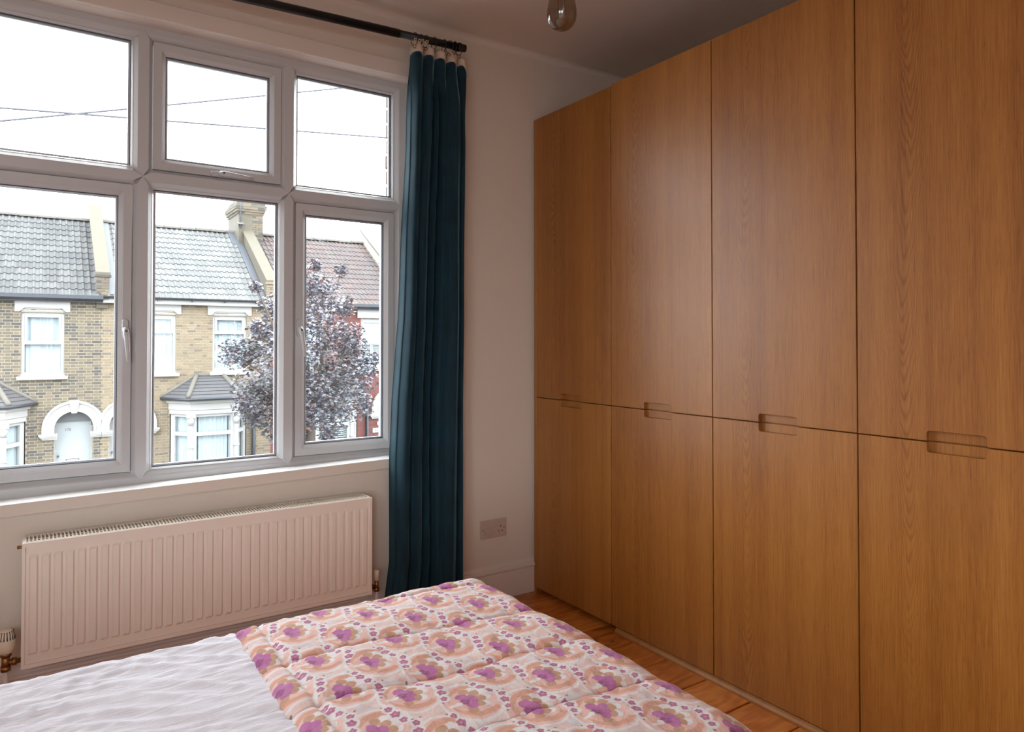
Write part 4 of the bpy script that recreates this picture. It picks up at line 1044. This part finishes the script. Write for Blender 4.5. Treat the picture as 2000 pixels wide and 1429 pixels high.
def gutter(h, xa, xb, thick, fascia_mat):
    MB().box(xa, xb, 20.78, YH, 2.25, 2.40).build('fascia', fascia_mat, h)
    n = 9; ring = [(20.70 + 0.065 * math.cos(math.pi + math.pi * k / (n - 1)), 2.425 + 0.06 * math.sin(math.pi + math.pi * k / (n - 1))) for k in range(n)]
    if thick: ring = [(20.64, 2.42), (20.64, 2.33), (20.70, 2.29), (20.78, 2.27), (20.78, 2.42)]
    MB().prism_x(ring, xa, xb).build('gutter', M_GUTTER, h)
    x = max(xa, -1.6) + 0.4
    while x < xb: MB().box(x, x + 0.025, 20.68, 20.79, 2.33, 2.37).build('gutter_bracket', M_GUTTER, h); x += 0.85

def house(label, x0, x1, fx, bm, mortar, tiles, ridge, thick, fascia, w1, w2, dc, number, knob, kind, rail=None, dy=0.0, imp=(1, 1)):
    h = thing('terraced_house', label, 'house', ((x0 + x1) / 2, YH, GZ))
    mm = lambda a, b: (min(fx(a), fx(b)), max(fx(a), fx(b)))
    W1, W2 = mm(*w1), mm(*w2); D = mm(dc - 0.42, dc + 0.42); BY = mm(2.95, 4.95)
    holes = [(*W1, 0.42, 1.975), (*W2, 0.42, 1.975), (*D, -3.4, -0.53), (*BY, -3.4, -0.36)]
    m = MB()
    for a, b, c, d in rects_minus(x0, x1, GZ, 2.42, holes): m.box(a, b, YH + 0.007, YH + 0.30, c, d)
    m.build('facade', mortar, h)
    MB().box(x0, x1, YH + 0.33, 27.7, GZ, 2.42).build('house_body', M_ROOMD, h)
    lay_bricks(h, x0, x1, GZ + 0.02, 2.31, [(a - 0.004, b + 0.004, c - 0.02, d + 0.02) for a, b, c, d in holes], YH, bm)
    roof(h, x0 + 0.05, x1 - 0.05, tiles, ridge); gutter(h, x0, x1, thick, fascia)
    for a, b in (W1, W2):
        if b > -1.2: sash_window(h, a, b, 0.42, 1.975, kind, rail)
    doorway(h, fx(dc), number, knob, dy, imp); bay(h, fx, kind)
    return h
hL = house('yellow-grey stock brick terraced house with one upper window and arched white door', -2.965, 1.335, lambda x: 2.67 - x, BR_STOCK, M_MORT2, TL_GREY, M_GRENDER, True, M_GUTTER, (2.16, 3.054), (4.03, 4.95), 1.935, '170', 1, 'net', None, 0.0, (1, 0.43))
hM = house('tan brick terraced house with white bay window between two parapets', 1.335, 5.63, lambda x: x, BR_TAN, M_MORT2, TL_PALE, M_GRENDER, False, M_WHITE, (2.19, 3.09), (4.03, 4.95), 1.935, None, 1, 'net', 1.50, 0.007, (0.43, 1))
hR = house('red painted terraced house with white shutters behind the purple tree', 5.63, 9.92, lambda x: 11.26 - x, BR_RED, M_MORTR, TL_RED, M_GRENDER, True, M_GUTTER, (1.94, 2.84), (4.03, 4.95), 1.81, None, -1, 'shutter')
parapet(hL, 1.18, 1.475, 24.45, M_GRENDER, M_CREAM, BR_STOCK, (1,))
parapet(hM, 5.435, 5.73, 23.62, M_CREAM, M_CREAM, BR_TAN, (-1,))
parapet(hR, 9.78, 10.07, 24.45, plain('pale_render', xlin(186, 180, 158), 0.85, 0.08, 5), M_GRENDER, BR_TAN, ())
# white frieze of the red house, number plaque, bell and downpipes
MB().box(8.28, 9.62, YH - 0.06, YH + 0.02, 1.985, 2.30).build('frieze', M_WHITE, hR, 0.01)
MB().box(5.80, 8.28, YH - 0.04, YH + 0.02, 2.16, 2.30).build('frieze', M_CREAM, hR, 0.01)
pq = MB().box(8.815, 9.02, YH - 0.03, YH, -1.66, -1.52).build('number_plaque', M_PLAQ, hR, 0.004)
text_mesh('house_number', '166', 0.105, M_DKTXT, pq, (8.917, YH - 0.031, -1.59), (math.pi / 2, 0, 0))
MB().box(8.97, 9.01, YH - 0.03, YH, -1.42, -1.32).build('door_bell', M_PLAQ, hR)
MB().cyl((8.62, YH - 0.06, -0.55), (8.62, YH - 0.06, GZ), 0.042, n=12).build('downpipe', M_GUTTER, hR)
MB().cyl((5.14, YH - 0.06, -0.6), (5.14, YH - 0.06, GZ), 0.045, n=12).build('downpipe', M_GUTTER, hM)
# chimney on the second party wall, half rendered and half bare brick
ch = MB().box(5.29, 5.70, 23.62, 25.1, 3.9, 5.40).build('chimney', M_CREAM, hM, 0.01)
MB().box(5.70, 6.05, 23.63, 25.1, 3.9, 5.40).build('stack_core', M_MORT2, ch)
for k in range(20):
    z = 3.92 + k * 0.0755
    for a, b in (((5.71, 5.92), (5.93, 6.06)) if k % 2 else ((5.71, 5.82), (5.83, 6.06))): MB().box(a, b, 23.612, 25.1, z, z + 0.065).build('brick', BR_STOCK[rnd.randrange(6)], ch)
for k, e in enumerate((0.035, 0.075, 0.105, 0.105, 0.07)):
    z = 5.40 + k * 0.0755; cm = MB().box(5.29 - e + 0.01, 6.05 + e - 0.01, 23.62 - e + 0.01, 25.09 + e, z - 0.008, z + 0.07).build('cornice_mortar', M_MORT2, ch)
    x = 5.29 - e
    while x < 6.05 + e - 0.05: MB().box(x, min(x + 0.215, 6.05 + e), 23.62 - e, 23.80, z, z + 0.065).build('brick', BR_STOCK[rnd.randrange(6)], ch); x += 0.226
    y = 23.81
    while y < 25.0: MB().box(5.29 - e, 5.45, y, y + 0.215, z, z + 0.065).build('brick', BR_STOCK[rnd.randrange(6)], ch); y += 0.226
MB().prism_x([(23.56, 5.77), (25.12, 5.77), (24.9, 5.86), (23.8, 5.86)], 5.26, 6.08).build('flaunching', M_GRENDER, ch)
for x, y, mt in ((5.46, 23.9, M_GRENDER), (5.83, 23.95, M_CREAM), (5.46, 24.7, M_CREAM), (5.83, 24.7, M_CREAM)):
    MB().lathe([(0.10, 0.0), (0.13, 0.02), (0.115, 0.08), (0.10, 0.42), (0.125, 0.44), (0.125, 0.50), (0.085, 0.50), (0.08, 0.1)], (x, y, 5.82), 16).build('chimney_pot', mt, ch)
MB().prism_x([(23.45, 4.16), (23.66, 4.30), (23.66, 4.42), (23.45, 4.28)], 5.12, 5.72).build('front_flashing', M_LEAD, ch)
MB().prism_x([(23.55, 4.33), (24.3, 4.84), (24.3, 4.90), (23.55, 4.40)], 5.08, 5.30).build('side_flashing', M_LEAD, ch)
ant = thing('aerial', 'thin television aerial mast strapped to the chimney', 'aerial', (5.33, 23.5, 4.9))
M_ALU = plain('aerial_metal', xlin(110, 112, 116), 0.5, metal=0.3)
MB().cyl((5.33, 23.52, 4.9), (5.33, 23.52, 6.6), 0.017, n=8).build('mast', M_ALU, ant)
m = MB().box(5.25, 5.41, 23.45, 23.62, 5.02, 5.08).tube([(5.18, 23.5, 5.03), (5.33, 23.5, 5.07), (5.47, 23.48, 5.0)], 0.014, 6).tube([(5.30, 23.5, 5.05), (5.05, 23.45, 4.86), (4.9, 23.4, 4.78)], 0.008, 6)
m.build('bracket', M_ALU, ant)
MB().box(4.9, 5.75, 23.5, 23.53, 6.4, 6.43).build('boom', M_ALU, ant)

# garden walls, piers and planting right in front of the houses
for i, (x, lab) in enumerate(((2.57, 'white capped gate pier in front of the tan brick house'), (-1.3, 'white capped gate pier in front of the stock brick house'))):
    gp = thing('gate_pier', lab, 'gate pier', (x, 19.3, GZ))
    MB().box(x - 0.17, x + 0.17, 19.13, 19.47, GZ, -2.12).build('pier', M_WHITE, gp, 0.01)
    MB().prism_y([(x - 0.22, -2.12), (x + 0.22, -2.12), (x + 0.22, -2.06), (x + 0.14, -2.0), (x - 0.14, -2.0), (x - 0.22, -2.06)], 19.08, 19.52).build('cap', M_WHITE, gp, 0.01)
dw = thing('boundary_wall', 'white coped brick boundary wall beside the downpipe', 'garden wall', (5.5, 19.6, GZ))
MB().box(5.45, 5.65, 18.2, YH - 0.05, GZ, -2.15).build('wall_body', M_WHITE, dw); MB().prism([(5.38, -2.15), (5.72, -2.15), (5.72, -2.09), (5.55, -2.03), (5.38, -2.09)], lambda p: (p[0], 18.15, p[1]), lambda p: (p[0], YH - 0.06, p[1])).build('coping', M_WHITE, dw)

# ------------------------------------------------------------------ purple street tree
def leaf_mat(n, c, c2):
    m, nt, b = newmat(n); g, _ = nt.noise(nt.coord(), 3.0, 3)
    nt.put(b.inputs['Base Color'], nt.ramp(g, [(0.35, xlin(*c)), (0.65, xlin(*c2))])); b.inputs['Roughness'].default_value = 0.42
    return m
LEAFM = [leaf_mat('purple_leaf', (90, 87, 99), (112, 109, 120)), leaf_mat('mauve_leaf', (114, 116, 127), (134, 136, 144)), leaf_mat('green_leaf', (66, 82, 82), (88, 98, 98)), leaf_mat('rust_leaf', (140, 84, 62), (150, 104, 76))]
M_BARK = plain('grey_bark', xlin(96, 90, 82), 0.9, 0.2, 14, 0.5)
tx, ty = 5.36, 16.5
tree = thing('street_tree', 'purple-leaved street tree in front of the red house', 'tree', (tx, ty, GZ))
# leaf clusters: x, y, z, radius in metres
CLU = [(3.61, 16.41, 0.98, 0.37), (4.01, 16.62, 0.98, 0.42), (4.35, 17.51, 0.09, 0.6), (3.84, 16.44, -0.17, 0.32), (4.32, 16.52, 1.45, 0.42), (4.47, 16.65, 2.05, 0.32), (3.98, 16.06, 1.55, 0.2), (5.27, 16.52, 2.61, 0.42), (5.75, 16.75, 2.46, 0.42), (5.58, 16.9, 3.09, 0.19), (3.96, 15.99, 2.46, 0.15), (5.34, 15.97, 1.57, 0.72), (4.47, 15.39, 0.88, 0.72), (5.29, 17.16, 1.96, 0.5), (5.96, 17.05, 0.57, 0.77), (6.02, 15.46, 0.38, 0.55), (6.93, 17.44, -0.41, 0.42), (4.9, 17.76, -0.07, 0.72), (4.7, 16.8, -0.79, 0.42), (4.15, 16.71, -0.45, 0.37), (5.09, 15.55, -0.06, 0.74), (5.5, 15.37, -0.29, 0.57), (5.79, 16.54, -0.96, 0.27), (6.46, 15.78, 0.66, 0.3), (6.06, 15.9, 1.33, 0.42), (6.06, 16.09, 2.07, 0.27), (6.7, 15.88, 0.84, 0.17), (4.9, 16.44, -0.83, 0.35), (6.37, 16.38, 0.96, 0.42), (6.25, 16.95, 3.01, 0.17)]
rt = random.Random(11)
cl = [(Vector(c[:3]), c[3]) for c in CLU]
m = MB(); lp = [(0, -0.10), (0.03, -0.5 * 0.1), (0.5, -0.28), (0.36, 0.02), (0.62, 0.30), (0.26, 0.34), (0.0, 0.72), (-0.26, 0.34), (-0.62, 0.30), (-0.36, 0.02), (-0.5, -0.28), (-0.03, -0.05)]
nl = 0
for c, r in cl:
    for k in range(int(70 + 2500 * r * r)):
        d = Vector((rt.gauss(0, 1), rt.gauss(0, 1), rt.gauss(0, 1))).normalized() * r * rt.random() ** 0.45
        p = c + Vector((d.x, d.y * 1.2, d.z)); s = rt.uniform(0.05, 0.10)
        R = Matrix.Rotation(rt.uniform(0, 6.283), 3, 'Z') @ Matrix.Rotation(rt.uniform(-0.9, 0.9), 3, 'X') @ Matrix.Rotation(rt.uniform(-0.7, 0.7), 3, 'Y')
        q = rt.random(); top = p.z > 1.4
        mi = 3 if q < (0.10 if top else 0.03) else 2 if q < 0.20 and not top else 1 if q < 0.6 else 0
        m.mat(mi).add([p + R @ Vector((a * s, b * s, 0.10 * s * math.cos(a * 4))) for a, b in lp], [(0, 1, 2, 3, 4, 5, 6, 7, 8, 9, 10, 11)]); nl += 1
tag(m.build('foliage', LEAFM, tree, fix=False), kind='stuff')
fork = Vector((tx + 0.02, ty, -0.55))
m = MB().tube([(tx + 0.05, ty, GZ - 0.1), (tx + 0.04, ty, -2.4), (tx - 0.02, ty, -1.4), fork], [0.17, 0.14, 0.125, 0.11], 12).build('trunk', M_BARK, tree)
for c, r in cl:
    a = Vector((fork.x, fork.y, fork.z - 0.3 * rt.random())); mid = a.lerp(c, 0.5) + Vector((rt.uniform(-.15, .15), rt.uniform(-.15, .15), 0.18))
    MB().tube([a, mid, c, c + (c - a) * 0.12], [0.05 + 0.02 * r, 0.03, 0.014, 0.005], 6).build('branch', M_BARK, tree)

# ------------------------------------------------------------------ overhead cables
M_CABLE = plain('cable', xlin(92, 94, 102), 0.6)
def cable(label, a, b, sag, r=0.015):
    a, b = Vector(a), Vector(b)
    tag(MB().tube([a.lerp(b, k / 24) - Vector((0, 0, sag * 4 * (k / 24) * (1 - k / 24))) for k in range(25)], r, 6).build('overhead_cable', M_CABLE), label, 'cable', 'overhead cables across the street')
cable('overhead cable running nearly level across all three upper panes', (-9.0, 13.0, 4.05), (16.0, 13.0, 6.35), 0.06)
cable('overhead cable climbing from the first upper pane to the last', (-8.5, 13.0, 2.25), (12.0, 13.0, 8.35), 0.05)
cable('thin cable sloping down from the chimney over the red house', (6.1, 23.9, 5.45), (14.5, 19.0, 2.2), 0.3, 0.010)
